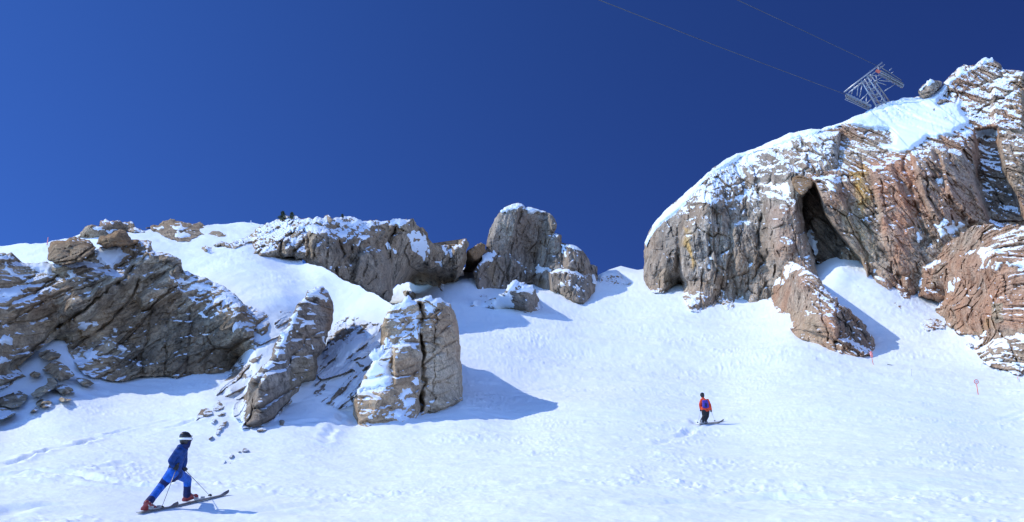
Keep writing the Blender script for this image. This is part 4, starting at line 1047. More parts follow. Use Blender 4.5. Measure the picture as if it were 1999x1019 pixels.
for i, (pl, pf) in enumerate([
    ([(1258,474),(1273,441),(1301,408),(1339,375),(1381,337),(1419,309),(1466,292),(1504,276),(1541,259),(1584,251),(1604,252),(1590,264),(1566,268),(1541,277),(1512,288),(1480,294),(1447,306),(1428,324),(1404,332),(1386,341),(1370,358),(1356,378),(1340,398),(1326,412),(1306,428),(1290,440),(1278,456),(1268,468),(1262,482)], .9),
    ([(1487,362),(1504,355),(1524,356),(1541,353),(1556,377),(1546,386),(1530,382),(1518,376),(1500,368)], .5),
    ([(1372,402),(1391,386),(1419,391),(1452,381),(1460,362),(1466,348),(1476,353),(1470,372),(1471,386),(1452,392),(1428,398),(1410,396),(1392,402)], .5),
    ([(1540,330),(1566,326),(1574,338),(1552,342)], .4),
    ([(1504,280),(1541,268),(1560,276),(1548,296),(1528,294),(1510,290)], .5),
    ([(1368,512),(1376,508),(1388,516),(1390,528),(1378,522)], .4),
    ([(1404,525),(1416,530),(1418,540),(1410,538)], .4), ([(1420,545),(1432,552),(1436,560),(1424,558)], .35), ([(1408,565),(1416,570),(1414,578),(1407,574)], .35),
    ([(1371,470),(1380,468),(1386,480),(1382,488),(1374,480)], .4), ([(1366,504),(1394,503),(1398,510),(1370,512)], .4),
    ([(1420,602),(1430,592),(1440,580),(1450,576),(1452,582),(1440,592),(1430,604)], .4),
    ([(1466,300),(1480,304),(1476,316),(1462,330),(1456,322)], .4), ([(1334,430),(1352,420),(1366,424),(1348,432)], .4), ([(1410,338),(1426,330),(1440,338),(1424,350)], .4),
    ([(1586,288),(1606,284),(1630,286),(1616,296),(1594,296)], .4), ([(1440,448),(1458,442),(1470,440),(1456,450)], .3), ([(1445,498),(1462,490),(1464,494),(1450,502)], .3),
    ([(1426,412),(1440,408),(1434,418)], .35), ([(1458,520),(1474,512),(1478,518),(1464,524)], .3),
    ]):
    snow_patch(dome, f_dome, pl, seed=i + 190, puff=pf * (1.5 if i == 0 else .7), edge=9 if i == 0 else 6, blur=14 if i == 0 else 5, base=-.25, lump=.10, roughness=.035 if i == 0 else .17)

f_dome_d = lambda u, v: float(sd_dome(np.array([float(u)]), np.array([float(v)]))[0])
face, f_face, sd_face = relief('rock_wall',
    [(1584,257),(1617,246),(1650,237),(1680,224),(1705,213),(1741,198),(1780,191),(1812,184),(1836,172),(1845,158),(1856,147),(1866,137),(1874,131),(1882,125),(1890,128),(1902,127),(1910,120),(1918,116),(1930,115),(1940,116),(1952,124),(1958,134),(1976,136),(1988,137),(1999,140),
     (2060,150),(2150,200),(2200,300),(2220,500),(2200,640),(2080,620),(1999,590),(1900,590),(1850,590),(1800,580),(1790,572,'g'),(1778,574,'g'),(1775,586,'g'),(1763,586,'g'),(1757,574,'g'),(1748,558,'g'),(1741,562,'g'),(1734,565,'g'),(1724,560,'g'),(1706,545,'g'),(1700,536,'g'),(1692,541,'g'),
     (1680,556,'g'),(1668,562,'g'),(1656,566,'g'),(1650,560,'g'),(1640,552,'g'),(1625,545,'g'),(1610,545,'g'),(1596,540),(1585,500),(1570,455),(1562,410),(1560,380),(1570,340)],
    wall([(1560,545,117),(1600,545,114.5),(1640,552,112),(1700,545,111),(1740,563,108),(1800,580,105),(1999,590,100),(2200,600,98)],
        [(1620,400),(1600,470),(1650,500),(1640,540),(1690,530),(1640,350,2),(1700,400),(1750,420),(1750,500),(1720,530),(1800,430),(1800,520),(1880,420,1),(1900,500),(1700,310,3),(1760,310,3),(1820,305,3),(1880,290,5.0),(1880,200,17.1),(1800,240,13.8),(1920,300,7),(1940,200,16.0),(1960,400,3),(1999,300,3),(1990,450,1),(2100,400),
         (1584,257,12.2),(1650,237,13.2),(1705,213,15.5),(1741,198,17.6),(1780,191,19.3),(1812,184,20.4),(1845,158,21.5),(1882,125,23.2),(1930,116,23.7),(1999,140,19.9),(2060,150,18.2),(2150,200,14.9),(2200,300,10),(2220,500,2),(2200,640),(1999,590),(1570,455,1),(1560,380,1),(1570,340,2),(1585,500,0),(1650,270,11.1),(1740,260,11.6)], .5), M_FACE,
    'right half of the right mountain: a high reddish rock face rising to the snowy summit', 'cliff', step=1.6, thick=14, amp=1.1, ang=-66, stretch=2.4, snow=.57,
    blocks=[([(1574,372),(1590,360),(1602,390),(1612,420),(1640,460),(1680,505),(1690,530),(1690,545),(1655,568),(1620,560),(1592,540),(1575,455),(1562,410),(1562,385)], -9.5, 0, 0, 4),
            ([(1632,480),(1660,486),(1694,520),(1694,540),(1656,564),(1640,520)], 2.0, -.02, 0, 4), ([(1586,350),(1630,345),(1650,400),(1680,480),(1690,505),(1660,480),(1630,440),(1605,390)], 1.5, -.02, 0, 5),
            ([(1700,330),(1740,320),(1780,420),(1800,500),(1770,560),(1730,480)], 1.2, -.012, 0, 6), ([(1780,300),(1820,290),(1880,420),(1890,440),(1830,440),(1800,380)], 1.6, -.016, 0, 6), ([(1830,290),(1880,300),(1920,400),(1930,440),(1890,430),(1850,370)], 1.8, -.016, 0, 6),
            ([(1906,255),(1945,250),(1960,330),(1999,420),(1999,450),(1930,430),(1905,350)], -4.0, .03, 0, 6), ([(1936,170),(1999,140),(1999,260),(1940,250)], 2.0, -.01, -.01, 6), ([(1804,525),(1850,500),(1900,520),(1900,590),(1800,580)], 1.5, -.01, 0, 6)],
    cracks=[([(1680,300),(1700,380),(1740,480),(1760,560)], 4, 1.2), ([(1760,310),(1790,400),(1810,470)], 5, 1.6), ([(1800,300),(1850,400),(1880,430)], 5, 1.6), ([(1720,350),(1735,430)], 3, .8), ([(1880,295),(1930,390)], 4, 1.4), ([(1640,350),(1670,450),(1700,520)], 3, .8), ([(1850,240),(1910,220),(1990,170)], 3, 1.0), ([(1880,180),(1930,160),(1970,140)], 3, .8)],
    tints=[([(1662,330),(1690,325),(1694,400),(1690,420),(1672,400)], (0.655,0.396,0.114), .95, 8), ([(1640,400),(1690,400),(1710,520),(1690,530),(1650,470)], (0.454,0.361,0.217), .55, 12), ([(1700,310),(1780,300),(1800,420),(1760,520),(1730,460)], (0.554,0.274,0.160), .8, 18), ([(1800,300),(1900,330),(1920,430),(1830,440)], (0.479,0.279,0.186), .55, 15),
           ([(1575,360),(1602,390),(1650,470),(1640,545),(1600,540),(1570,440)], (0.066,0.056,0.047), .85, 5), ([(1640,490),(1690,530),(1660,565)], (0.378,0.314,0.232), .9, 4), ([(1908,270),(1940,260),(1965,340),(1999,420),(1950,430),(1915,380)], (0.109,0.095,0.084), .85, 6), ([(1730,440),(1750,440),(1780,570),(1740,560)], (0.353,0.186,0.119), .6, 8), ([(1960,140),(2100,160),(2100,300),(1980,250)], (0.416,0.303,0.175), .6, 14), ([(1800,520),(1900,500),(1900,590),(1800,590)], (0.428,0.233,0.144), .7, 14)],  # dark tints in the cleft and right gully put shade into the rock colour
    dust=[([(1640,330),(1760,330),(1790,460),(1700,480)], .06, 20), ([(1840,160),(1960,120),(1999,250),(1880,290),(1840,240)], .16, 10), ([(1910,280),(1960,290),(1990,420),(1920,400)], .18, 8), ([(1580,360),(1660,480),(1690,560),(1600,540)], -.5, 4), ([(1700,400),(1790,480),(1770,560),(1700,520)], -.08, 12)],
    seed=55, bed=.8, fissures=(22, 110, 1.3), groove=.34, groove_w=1.1, rnd_r=14, rnd_d=2.0, roughness=.055, cells=(5.5, 2.0, .7, .28))
for i, (pl, pf) in enumerate([
    ([(1560,257),(1590,255),(1617,246),(1650,236),(1680,223),(1705,212),(1741,197),(1780,190),(1800,190),(1824,182),(1837,172),(1850,160),(1858,166),(1850,178),(1838,190),(1835,202),(1856,198),(1874,196),(1878,214),(1890,228),(1902,234),(1890,246),(1866,257),(1886,265),(1846,268),(1811,269),(1796,282),(1780,296),(1756,302),(1736,296),(1717,292),(1713,285),(1741,277),(1745,265),(1725,253),(1706,256),(1690,253),(1668,248),(1646,245),(1616,254),(1587,262)], .9),
    ([(1848,160),(1866,142),(1882,132),(1900,130),(1915,118),(1940,117),(1936,124),(1914,132),(1896,140),(1878,150),(1864,160),(1852,168)], .6),
    ([(1809,440),(1833,431),(1860,430),(1886,432),(1886,443),(1866,454),(1847,462),(1838,474),(1828,482),(1832,458),(1812,446)], .6),
    ([(1608,346),(1626,342),(1645,342),(1638,362),(1628,380),(1626,395),(1616,380),(1610,362)], .4),
    ([(1872,262),(1900,254),(1930,250),(1968,252),(1966,262),(1930,262),(1906,270),(1880,272)], .5),
    ([(1906,286),(1920,280),(1932,292),(1940,310),(1924,306),(1912,300)], .4), ([(1920,310),(1934,316),(1936,330),(1926,326)], .4),
    ([(1640,490),(1654,484),(1660,494),(1648,498)], .3), ([(1896,446),(1914,446),(1940,456),(1950,464),(1928,462),(1906,456)], .4), ([(1574,456),(1584,448),(1594,466),(1604,486),(1606,520),(1596,512),(1588,488)], .8),
    ([(1612,378),(1618,398),(1630,410),(1622,404)], .3), ([(1690,296),(1712,300),(1726,310),(1704,308)], .35), ([(1826,350),(1840,346),(1842,356),(1830,360)], .3), ([(1666,286),(1680,280),(1682,290),(1670,296)], .4),
    ([(1962,452),(1985,450),(2030,450),(2030,464),(1990,464),(1968,470)], .5), ([(1930,170),(1950,160),(1966,150),(1960,160),(1944,172)], .3), ([(1640,302),(1652,294),(1660,300),(1656,314),(1646,312)], .4), ([(1788,452),(1796,446),(1800,470),(1792,476)], .3),
    ([(1700,530),(1712,512),(1722,500),(1728,506),(1718,520),(1706,540)], .3),
    ]):
    snow_patch(face, f_face, pl, seed=i + 220, puff=pf * (2.0 if i == 0 else .8), edge=10 if i == 0 else 6, blur=16 if i == 0 else 5, base=-.25, lump=.14, roughness=.05 if i == 0 else .17)

F_F = lambda u, v: float(sd_face(np.array([float(u)]), np.array([float(v)]))[0])
relief('boulder', [(1546,352),(1546,344,f_dome_d(1546,344)-.5),(1556,341),(1570,342),(1584,346,f_dome_d(1580,346)-.5),(1588,356),(1584,367),(1574,376),(1565,381),(1554,372),(1547,362)], [(1566,358,f_dome_d(1562,362)-2.5)], M_BROWN,
    'brown chockstone jammed at the top of the dark recess in the right mountain', 'boulder', thick=5, amp=.5, snow=.85, seed=57, rnd_r=8, rnd_d=1.2, step=1.6, roughness=.06)
o, f, _ = relief('boulder', [(1792,178,F_F(1800,192)),(1798,170),(1808,162),(1819,155,F_F(1815,186)),(1830,157),(1839,160,F_F(1840,172)),(1838,168),(1830,176),(1822,184),(1812,190),(1803,193),(1795,188)], [(1814,174,F_F(1812,188)-2)], M_DOME,
    'grey block sitting alone on the skyline left of the summit', 'boulder', thick=5, amp=.6, snow=.7, seed=58, rnd_r=7, rnd_d=1.2, step=1.6, roughness=.06)
snow_patch(o, f, [(1794,174),(1808,162),(1820,155),(1826,160),(1812,168),(1798,178)], seed=250, puff=.3, edge=3, step=1.6, blur=3)
for i, (pl, d, lb) in enumerate([
    ([(1783,232),(1788,224),(1796,218),(1806,215),(1813,218),(1808,224),(1796,228),(1788,235)], 136.5, 'longer of the two rocks side by side in the summit snow below the grey block'),
    ([(1815,222),(1818,214),(1826,210),(1831,212),(1824,220)], 136.5, 'shorter of the two rocks side by side in the summit snow below the grey block'),
    ([(1829,243),(1832,234),(1840,230),(1850,226),(1858,221),(1866,226),(1860,233),(1848,238),(1838,244)], 131.5, 'largest bare rock in the summit snow, nearest to the reddish summit crag'),
    ([(1818,204),(1826,200),(1836,196),(1846,193),(1852,195),(1842,202),(1828,206)], 141, 'thin ledge of rock in the snow between the grey block and the summit'),
    ([(1760,268),(1764,264),(1768,266),(1766,271)], 129.5, 'tiny stone in the lower part of the summit snow')]):
    cu = sum(p[0] for p in pl) / len(pl); cv = sum(p[1] for p in pl) / len(pl)
    dd = float(np.mean(f_face(np.array([cu, cu - 5, cu + 5]), np.array([cv, cv + 3, cv - 3])))) - .7
    relief('rock_outcrop', [(p[0], p[1], dd) for p in pl], [(cu, cv, dd - 1.2)], M_DOME, lb, 'rocks', 'rocks in the summit snow', thick=2.5, amp=.4, snow=.72, seed=260 + i, rnd_d=.5, rnd_r=5, step=1.5)

but, f_but, _ = relief('rock_buttress',
    [(1504,582,'g'),(1503,566),(1512,552),(1523,541),(1528,525),(1534,516),(1541,511),(1552,514),(1565,520),(1580,530),(1598,541),(1606,555),(1614,566),(1624,578),(1636,589),(1650,600),(1664,612),(1680,624),(1692,636),(1702,654),(1709,672),(1706,686,'g'),(1699,695,'g'),(1682,696,'g'),(1664,697,'g'),(1650,692,'g'),(1636,692,'g'),(1618,684,'g'),
     (1598,676,'g'),(1580,668,'g'),(1565,664,'g'),(1552,655,'g'),(1544,645,'g'),(1545,628,'g'),(1541,611,'g'),(1530,614,'g'),(1518,612,'g'),(1512,600,'g')],
    wall([(1500,585),(1540,612),(1550,655),(1600,677),(1640,692),(1700,696)], [(1540,560,0),(1570,560,0),(1600,590,.0),(1632,610,0),(1636,640,0),(1600,640),(1570,620),(1680,660,2.5),(1660,680,1.2),(1541,511,4),(1580,530,5),(1610,560,5),(1640,590,5),(1670,616,5),(1692,636,6),(1709,672,5.5),(1506,566,1),(1525,535,2)], .7), M_CRAG,
    'reddish buttress jutting down into the snow at the foot of the right mountain', 'cliff', step=1.6, thick=7, amp=.95, ang=-70, stretch=1.8, snow=.62,
    blocks=[([(1606,560),(1634,592),(1636,690),(1600,676),(1560,660),(1545,612)], .5, -.004, 0, 4), ([(1634,662),(1664,668),(1700,690),(1690,697),(1640,694)], 1.0, 0, -.01, 3)],
    cracks=[([(1634,596),(1638,640),(1634,668)], 2.5, .8), ([(1578,575),(1580,610)], 3, .9), ([(1604,578),(1606,610)], 2.5, .7), ([(1545,545),(1520,590)], 3, .8)],
    tints=[([(1640,600),(1700,640),(1709,690),(1640,670)], (0.145,0.123,0.104), .8, 5), ([(1610,590),(1636,600),(1634,650),(1610,640)], (0.504,0.256,0.144), .6, 8), ([(1540,610),(1600,600),(1620,680),(1550,650)], (0.428,0.320,0.206), .55, 10), ([(1560,530),(1610,560),(1600,590),(1560,570)], (0.454,0.268,0.186), .5, 8)],  # the dark right side has its shade painted into the colour
    dust=[([(1640,610),(1700,650),(1690,690),(1645,670)], .10, 6)], seed=61, fissures=(8, 60, .8), groove=.28, groove_w=.8, rnd_r=8, rnd_d=.6, roughness=.10, cells=(3.5, 1.3, .5, .2))
for i, pl in enumerate([[(1530,520),(1541,511),(1553,514),(1566,520),(1575,528),(1562,529),(1551,532),(1543,544),(1534,546),(1530,536)], [(1504,566),(1512,552),(1523,541),(1530,546),(1526,556),(1513,562)],
                        [(1634,654),(1642,648),(1654,652),(1646,658)], [(1652,668),(1668,668),(1686,674),(1694,684),(1676,678),(1658,674)], [(1664,636),(1680,640),(1684,646),(1668,642)], [(1570,550),(1580,552),(1584,560),(1574,558)]]):
    snow_patch(but, f_but, pl, seed=i + 270, puff=.35, edge=4, step=1.7, blur=4)

crag, f_crag, _ = relief('rock_crag',
    [(1791,580,'g'),(1796,560),(1806,545),(1820,525),(1830,500),(1840,486),(1858,470),(1874,462),(1890,446),(1918,440),(1944,446),(1970,438),(2040,440),(2200,450),(2240,640),(2220,760,'g'),(2080,760,'g'),(2010,730,'g'),(1999,728,'g'),(1988,733,'g'),(1980,730,'g'),(1968,724,'g'),(1954,720,'g'),(1940,716,'g'),(1925,710,'g'),
     (1914,700,'g'),(1908,692,'g'),(1902,682,'g'),(1906,668,'g'),(1912,660,'g'),(1904,654,'g'),(1895,656,'g'),(1879,652,'g'),(1866,650,'g'),(1855,640,'g'),(1842,622,'g'),(1829,612,'g'),(1826,602,'g'),(1833,590,'g'),(1836,578,'g'),(1822,574,'g'),(1812,578,'g')],
    wall([(1790,580),(1830,612),(1860,645),(1900,660),(1910,692),(1954,720),(1999,728),(2100,760),(2240,770)], [(1900,560),(1860,600),(1850,530,1),(1940,620),(1940,680),(1999,600),(1999,690),(1940,510,1),(1999,520,1),(1820,560),(1805,545,1.5),(1832,505,3),(1866,474,4),(1930,460,4),(2040,470,4),(2200,480,3),(2220,650)], .55), M_CRAG,
    'rusty red crag with snow ledges at the right edge, ending in broken rubble', 'cliff', step=1.6, thick=16, amp=1.1, ang=-62, stretch=2.2, snow=.64, bed=.7,
    blocks=[([(1870,500),(1930,490),(2010,505),(2010,640),(1900,640),(1850,610),(1840,580)], .8, -.004, -.004, 6)],
    cracks=[([(1880,530),(1900,600),(1930,650)], 3, .9), ([(1920,530),(1950,620)], 3, .9), ([(1850,560),(1870,640)], 3, .8), ([(1960,540),(1980,640)], 3, .8)],
    tints=[([(1850,500),(1999,480),(2020,640),(1900,650),(1840,590)], (0.529,0.256,0.144), .5, 20), ([(1900,650),(1999,640),(1999,735),(1910,700)], (0.340,0.274,0.201), .7, 10), ([(1920,615),(1950,620),(1945,650),(1915,645)], (0.529,0.314,0.134), .7, 8), ([(1930,590),(1960,580),(1960,630),(1935,640)], (0.403,0.349,0.227), .6, 8)],
    dust=[([(1904,655),(1999,640),(1999,735),(1910,705)], .12, 8)], seed=63, fissures=(12, 70, .9), groove=.30, groove_w=.9, rnd_r=8, rnd_d=.5, roughness=.19, cells=(3.0, 1.2, .5, .2))
for i, pl in enumerate([
    [(1872,500),(1890,485),(1910,482),(1932,480),(1964,485),(1975,494),(1943,492),(1936,506),(1960,508),(1982,510),(2020,514),(2020,524),(1982,520),(1950,524),(1920,526),(1908,528),(1915,514),(1904,496),(1886,498)],
    [(1787,556),(1796,538),(1805,524),(1818,514),(1830,508),(1822,524),(1810,536),(1800,550),(1794,560)],
    [(1837,574),(1847,558),(1858,544),(1866,536),(1876,551),(1866,564),(1850,572),(1842,580)],
    [(1926,672),(1940,664),(1956,660),(1972,658),(1974,676),(1962,690),(1950,684),(1940,694),(1934,684)],
    [(1982,652),(2010,650),(2010,668),(1994,670),(1984,664)], [(1972,708),(1990,704),(2010,704),(2010,712),(1990,712)], [(1824,542),(1838,530),(1846,534),(1836,546)],
    [(1910,656),(1922,646),(1930,650),(1922,658)], [(1940,700),(1952,696),(1960,702),(1948,708)], [(1900,560),(1908,556),(1916,564),(1906,568)],
    ]):
    snow_patch(crag, f_crag, pl, seed=i + 280, puff=.35, edge=4, step=1.8, blur=4)
for i, (pl, lb) in enumerate([
    ([(1794,628),(1798,623),(1806,620),(1818,622),(1830,622),(1838,624),(1846,632),(1844,642),(1830,640),(1816,644),(1808,646),(1800,640)], 'flat block lying in the snow left of the rusty crag'),
    ([(1886,674),(1890,669),(1896,670),(1900,676),(1893,679)], 'small stone in the snow at the lower left of the rusty crag'),
    ([(1740,594),(1748,590),(1762,596),(1768,602),(1760,604),(1750,600)], 'little stone in the snow gully below the reddish face')]):
    cu = sum(p[0] for p in pl) / len(pl); cv = sum(p[1] for p in pl) / len(pl)
    relief('stone' if i else 'boulder', [(p[0], p[1], 'g') for p in pl], [(cu, cv, T1(cu, cv) - (1.3 if i == 0 else .8))], M_CRAG, lb, 'stone' if i else 'boulder', 'loose rocks below the right mountain', step=1.4, thick=1.5, amp=.4, ang=80, snow=.66, seed=290 + i, rnd_d=0, roughness=.07)

# ------------------------------------------------------------------ small shapes
def tube(bm, p0, p1, r0, r1=None, seg=8):
    p0, p1 = Vector(p0), Vector(p1)
    r1 = r0 if r1 is None else r1
    d = (p1 - p0)
    L = d.length
    if L < 1e-6: return
    q = d.to_track_quat('Z', 'Y').to_matrix().to_4x4()
    bmesh.ops.create_cone(bm, cap_ends=True, segments=seg, radius1=r0, radius2=r1, depth=L, matrix=Matrix.Translation((p0 + p1) / 2) @ q)

def ball(bm, c, r, sub=2, mat=None):
    M = Matrix.Translation(Vector(c)) @ (mat if mat is not None else Matrix.Identity(4))
    if isinstance(r, (int, float)): r = (r, r, r)
    M = M @ Matrix.Diagonal((r[0], r[1], r[2], 1))
    bmesh.ops.create_icosphere(bm, subdivisions=sub, radius=1.0, matrix=M)

def box(bm, c, sx, sy, sz, rot=None):
    M = Matrix.Translation(Vector(c))
    if rot is not None: M = M @ rot.to_4x4()
    bmesh.ops.create_cube(bm, size=1.0, matrix=M @ Matrix.Diagonal((sx, sy, sz, 1)))

def blob(name, segs, mats, parent, voxel=.012, smooth=4, bands=None, extra=()):
    """one continuous skin over tapered segments ((p0, r0), (p1, r1)); bands pick the material along each segment"""
    bm = bmesh.new()
    org = parent.location.copy()
    for s in segs:
        (a, ra), (b, rb) = s[0], s[1]
        a, b = Vector(a) - org, Vector(b) - org
        n = max(2, int((b - a).length / (min(ra, rb) * .45)) + 1)
        for i in range(n + 1):
            t = i / n
            ball(bm, a.lerp(b, t), ra + (rb - ra) * t, 2)
    for c, r, m in extra:
        ball(bm, Vector(c) - org, r, 2, m)
    me = bpy.data.meshes.new(name); bm.to_mesh(me); bm.free()
    o = bpy.data.objects.new(name, me); COL.objects.link(o)
    md = o.modifiers.new('r', 'REMESH'); md.mode = 'VOXEL'; md.voxel_size = voxel
    if smooth:
        ms = o.modifiers.new('s', 'SMOOTH'); ms.iterations = smooth; ms.factor = .5
    bpy.context.view_layer.update()
    dg = bpy.context.evaluated_depsgraph_get()
    me2 = bpy.data.meshes.new_from_object(o.evaluated_get(dg))
    o.modifiers.clear()
    o.data = me2; bpy.data.meshes.remove(me)
    me2.name = name
    mats = mats if isinstance(mats, (list, tuple)) else [mats]
    me2.materials.clear()
    for m in mats: me2.materials.append(m)
    for f in me2.polygons:
        f.use_smooth = True
        f.material_index = 0
        if bands:
            c = f.center; best = 1e9
            for si, s in enumerate(segs):
                (a, ra), (b, rb) = s[0], s[1]
                a, b = Vector(a) - org, Vector(b) - org
                d = b - a
                t = max(0, min(1, (c - a).dot(d) / max(d.length_squared, 1e-9)))
                q = (c - (a + d * t)).length - (ra + (rb - ra) * t)
                if q < best: best = q; bt = (si, t)
            for (t0, t1, mi) in bands.get(bt[0], ()):
                if t0 <= bt[1] <= t1: f.material_index = mi
    o.parent = parent
    return o

M_STEEL = mat_plain('galvanised_steel', (.36, .37, .39), .4, .6, .12, 3)
M_STEELD = mat_plain('dark_steel', (.22, .23, .24), .5, .5, .15, 3)
M_CABLE = mat_plain('cable_steel', (.10, .11, .13), .6, .2, .1, 3)
M_ORANGE = mat_plain('orange_red_paint', (.80, .20, .12), .5, 0, .1, 8)
M_PINK = mat_plain('faded_red_foam', (.85, .30, .28), .8, 0, .1, 8)
M_WHITE = mat_plain('white_paint', (.8, .8, .8), .5, 0, .05, 8)
M_BLACK = mat_plain('black_plastic', (.015, .015, .018), .3, 0, .2, 12)
M_GLOVE = mat_plain('black_glove', (.02, .02, .022), .8, 0, .3, 30, .4)
M_SKIN = mat_plain('skin', (.58, .36, .26), .55, 0, .08, 20)
M_NAVY = mat_plain('dark_blue_cloth', (.010, .042, .17), .7, 0, .38, 11, 1.0, .2)
M_NAVYD = mat_plain('navy_cloth', (.014, .022, .085), .75, 0, .38, 11, 1.0, .2)
M_BLUE = mat_plain('bright_blue_cloth', (.013, .105, .46), .7, 0, .38, 11, 1.0, .2)
M_BOOT = mat_plain('dark_red_boot', (.24, .03, .028), .4, 0, .2, 15)
M_GREYP = mat_plain('grey_plastic', (.30, .30, .31), .4, 0, .15, 15)
M_SKI = mat_plain('ski_topsheet', (.05, .052, .06), .35, 0, .3, 4)
M_POLE = mat_plain('pole_metal', (.22, .20, .16), .35, .5, .15, 8)
M_REDJ = mat_plain('orange_red_jacket', (.70, .075, .03), .7, 0, .38, 11, 1.0, .2)
M_REDD = mat_plain('crimson_jacket', (.42, .03, .05), .7, 0, .38, 11, 1.0, .2)
M_TROU = mat_plain('black_trousers', (.028, .028, .032), .8, 0, .38, 11, 1.0, .2)
M_PACK = mat_plain('blue_pack', (.06, .045, .30), .7, 0, .3, 12, .5, .2)
M_BARK = mat_plain('bark', (.10, .07, .045), .9, 0, .3, 10)

def mat_needles():
    m, nt, b = new_mat('needles')
    oi = nd(nt, 'ShaderNodeNewGeometry')
    r = ramp(nt, [(0.0, (.018, .03, .012)), (.6, (.05, .075, .025)), (1.0, (.10, .10, .05))])
    nt.links.new(oi.outputs['Random Per Island'], r.inputs[0])
    nt.links.new(r.outputs[0], b.inputs['Base Color'])
    b.inputs['Roughness'].default_value = .8
    return m
M_NEEDLE = mat_needles()

# ------------------------------------------------------------------ stunted conifers on the skyline
def shrub(u, vb, wpx, hpx, d, label, seed, lean=0.0):
    rnd = random.Random(seed)
    k = d / F
    base = P(u, vb, d)
    t = empty('conifer', base)
    set_props(t, label, 'tree', 'stunted conifers on the skyline')
    bm = bmesh.new()
    h = hpx * k; w = wpx * k
    tube(bm, (0, 0, -.3), (lean * h, 0, h * .9), .05, .012, 7)
    for i in range(9):
        z = h * (.12 + .08 * i); a = i * 2.4
        tube(bm, (lean * z, 0, z), (lean * z + math.cos(a) * w * .4, math.sin(a) * w * .4, z + h * .08), .018, .006, 5)
    me = bpy.data.meshes.new('trunk'); bm.to_mesh(me); bm.free(); me.materials.append(M_BARK)
    o = bpy.data.objects.new('trunk', me); COL.objects.link(o); o.parent = t
    bm = bmesh.new()
    for i in range(1100):
        z = rnd.random() ** 1.2
        rr = w * .5 * (1 - z) ** .7 * (.35 + .65 * rnd.random() ** .5)
        a = rnd.uniform(0, 6.283)
        lump = .65 + .5 * math.sin(a * 3 + z * 9 + seed)
        c = Vector((lean * z * h + math.cos(a) * rr * lump, math.sin(a) * rr * lump, h * (.05 + .95 * z)))
        s = h * rnd.uniform(.04, .09)
        dr = Vector((math.cos(a), math.sin(a), rnd.uniform(.1, .9))).normalized()
        sd = dr.cross(Vector((rnd.uniform(-1, 1), rnd.uniform(-1, 1), rnd.uniform(-1, 1)))).normalized()
        vs = [bm.verts.new(c - sd * s * .3), bm.verts.new(c + sd * s * .3), bm.verts.new(c + dr * s * 2.0)]
        bm.faces.new(vs)
    me = bpy.data.meshes.new('crown'); bm.to_mesh(me); bm.free(); me.materials.append(M_NEEDLE)
    o = bpy.data.objects.new('crown', me); COL.objects.link(o); o.parent = t
sdr = lambda u, v: float(f_ridge(np.array([float(u)]), np.array([float(v)]))[0])
shrub(551, 431, 17, 20, sdr(551, 433) + .3, 'largest of the small conifers on the skyline, leaning left', 1, -.05)
shrub(568, 428, 14, 15, sdr(568, 430) + .3, 'second small conifer, close to the right of the largest one', 2, .05)
shrub(668, 425, 9, 8, sdr(668, 428) + .3, 'tiny conifer alone on the skyline above the ridge cliff', 3)

# ------------------------------------------------------------------ lift pylon and cables
DP = F_F(1722, 212) + 1.0
def tp(u, v, o=0.0): return P(u, v, DP + o)
pyl = empty('lift_pylon', tp(1722, 209))
set_props(pyl, 'leaning steel lattice lift pylon on the snowy shoulder of the right mountain', 'lift tower')
def member(name, segs, r, mat=M_STEEL, parent=pyl):
    bm = bmesh.new()
    for a, b in segs: tube(bm, a, b, r, r, 8)
    return bm_obj(name, bm, mat, parent, True)
B = 2.6
front = [((1681,157),(1716,216)), ((1692,148),(1736,211))]
for (a, b) in front:
    member('leg', [(tp(*a), tp(*b))], .15)
    member('leg', [(tp(a[0] + 7, a[1] - 3, B), tp(b[0] + 7, b[1] - 3, B))], .13)
member('cross_arm', [(tp(1648,180), tp(1722,122))], .14)
member('cross_arm', [(tp(1657,181,B), tp(1727,126,B))], .11)
def lp(i, t, o=0):
    (a, b) = front[i]
    s = 7 * o / B
    return tp(a[0] + (b[0] - a[0]) * t + s, a[1] + (b[1] - a[1]) * t - 3 * o / B, o)
for t0, t1 in ((.02, .22), (.22, .42), (.42, .62), (.62, .82), (.82, .98)):
    member('brace', [(lp(0, t1), lp(1, t1)), (lp(0, t0), lp(1, t1)), (lp(0, t1, B), lp(1, t1, B)), (lp(1, t0, B), lp(0, t1, B)),
                     (lp(0, t1), lp(0, t1, B)), (lp(1, t1), lp(1, t1, B)), (lp(0, t0), lp(0, t1, B)), (lp(1, t0, B), lp(1, t1))], .055)
for segs in ([(tp(1692,147), tp(1716,148))], [(tp(1716,148,1), tp(1714,127,1))], [(tp(1676,160), tp(1673,187))], [(tp(1660,179), tp(1684,162))], [(tp(1684,160), tp(1678,190))], [(tp(1692,188), tp(1690,205))], [(tp(1716,157,1), tp(1748,160,1))], [(tp(1726,178,1), tp(1748,164,1))],
             [(tp(1668,165), tp(1662,184))], [(tp(1706,160,1), tp(1722,150,1))], [(tp(1712,182,1), tp(1690,204,0))], [(tp(1700,176), tp(1678,198))], [(tp(1710,146,1), tp(1712,160,1)), (tp(1712,160,1), tp(1730,166,1))]):
    member('strut', segs, .075)
for segs in ([(tp(1717,132,1), tp(1724,128,1))], [(tp(1736,138,1), tp(1741,133,1))], [(tp(1740,143,1), tp(1744,140,1))]):
    member('bracket', segs, .07)
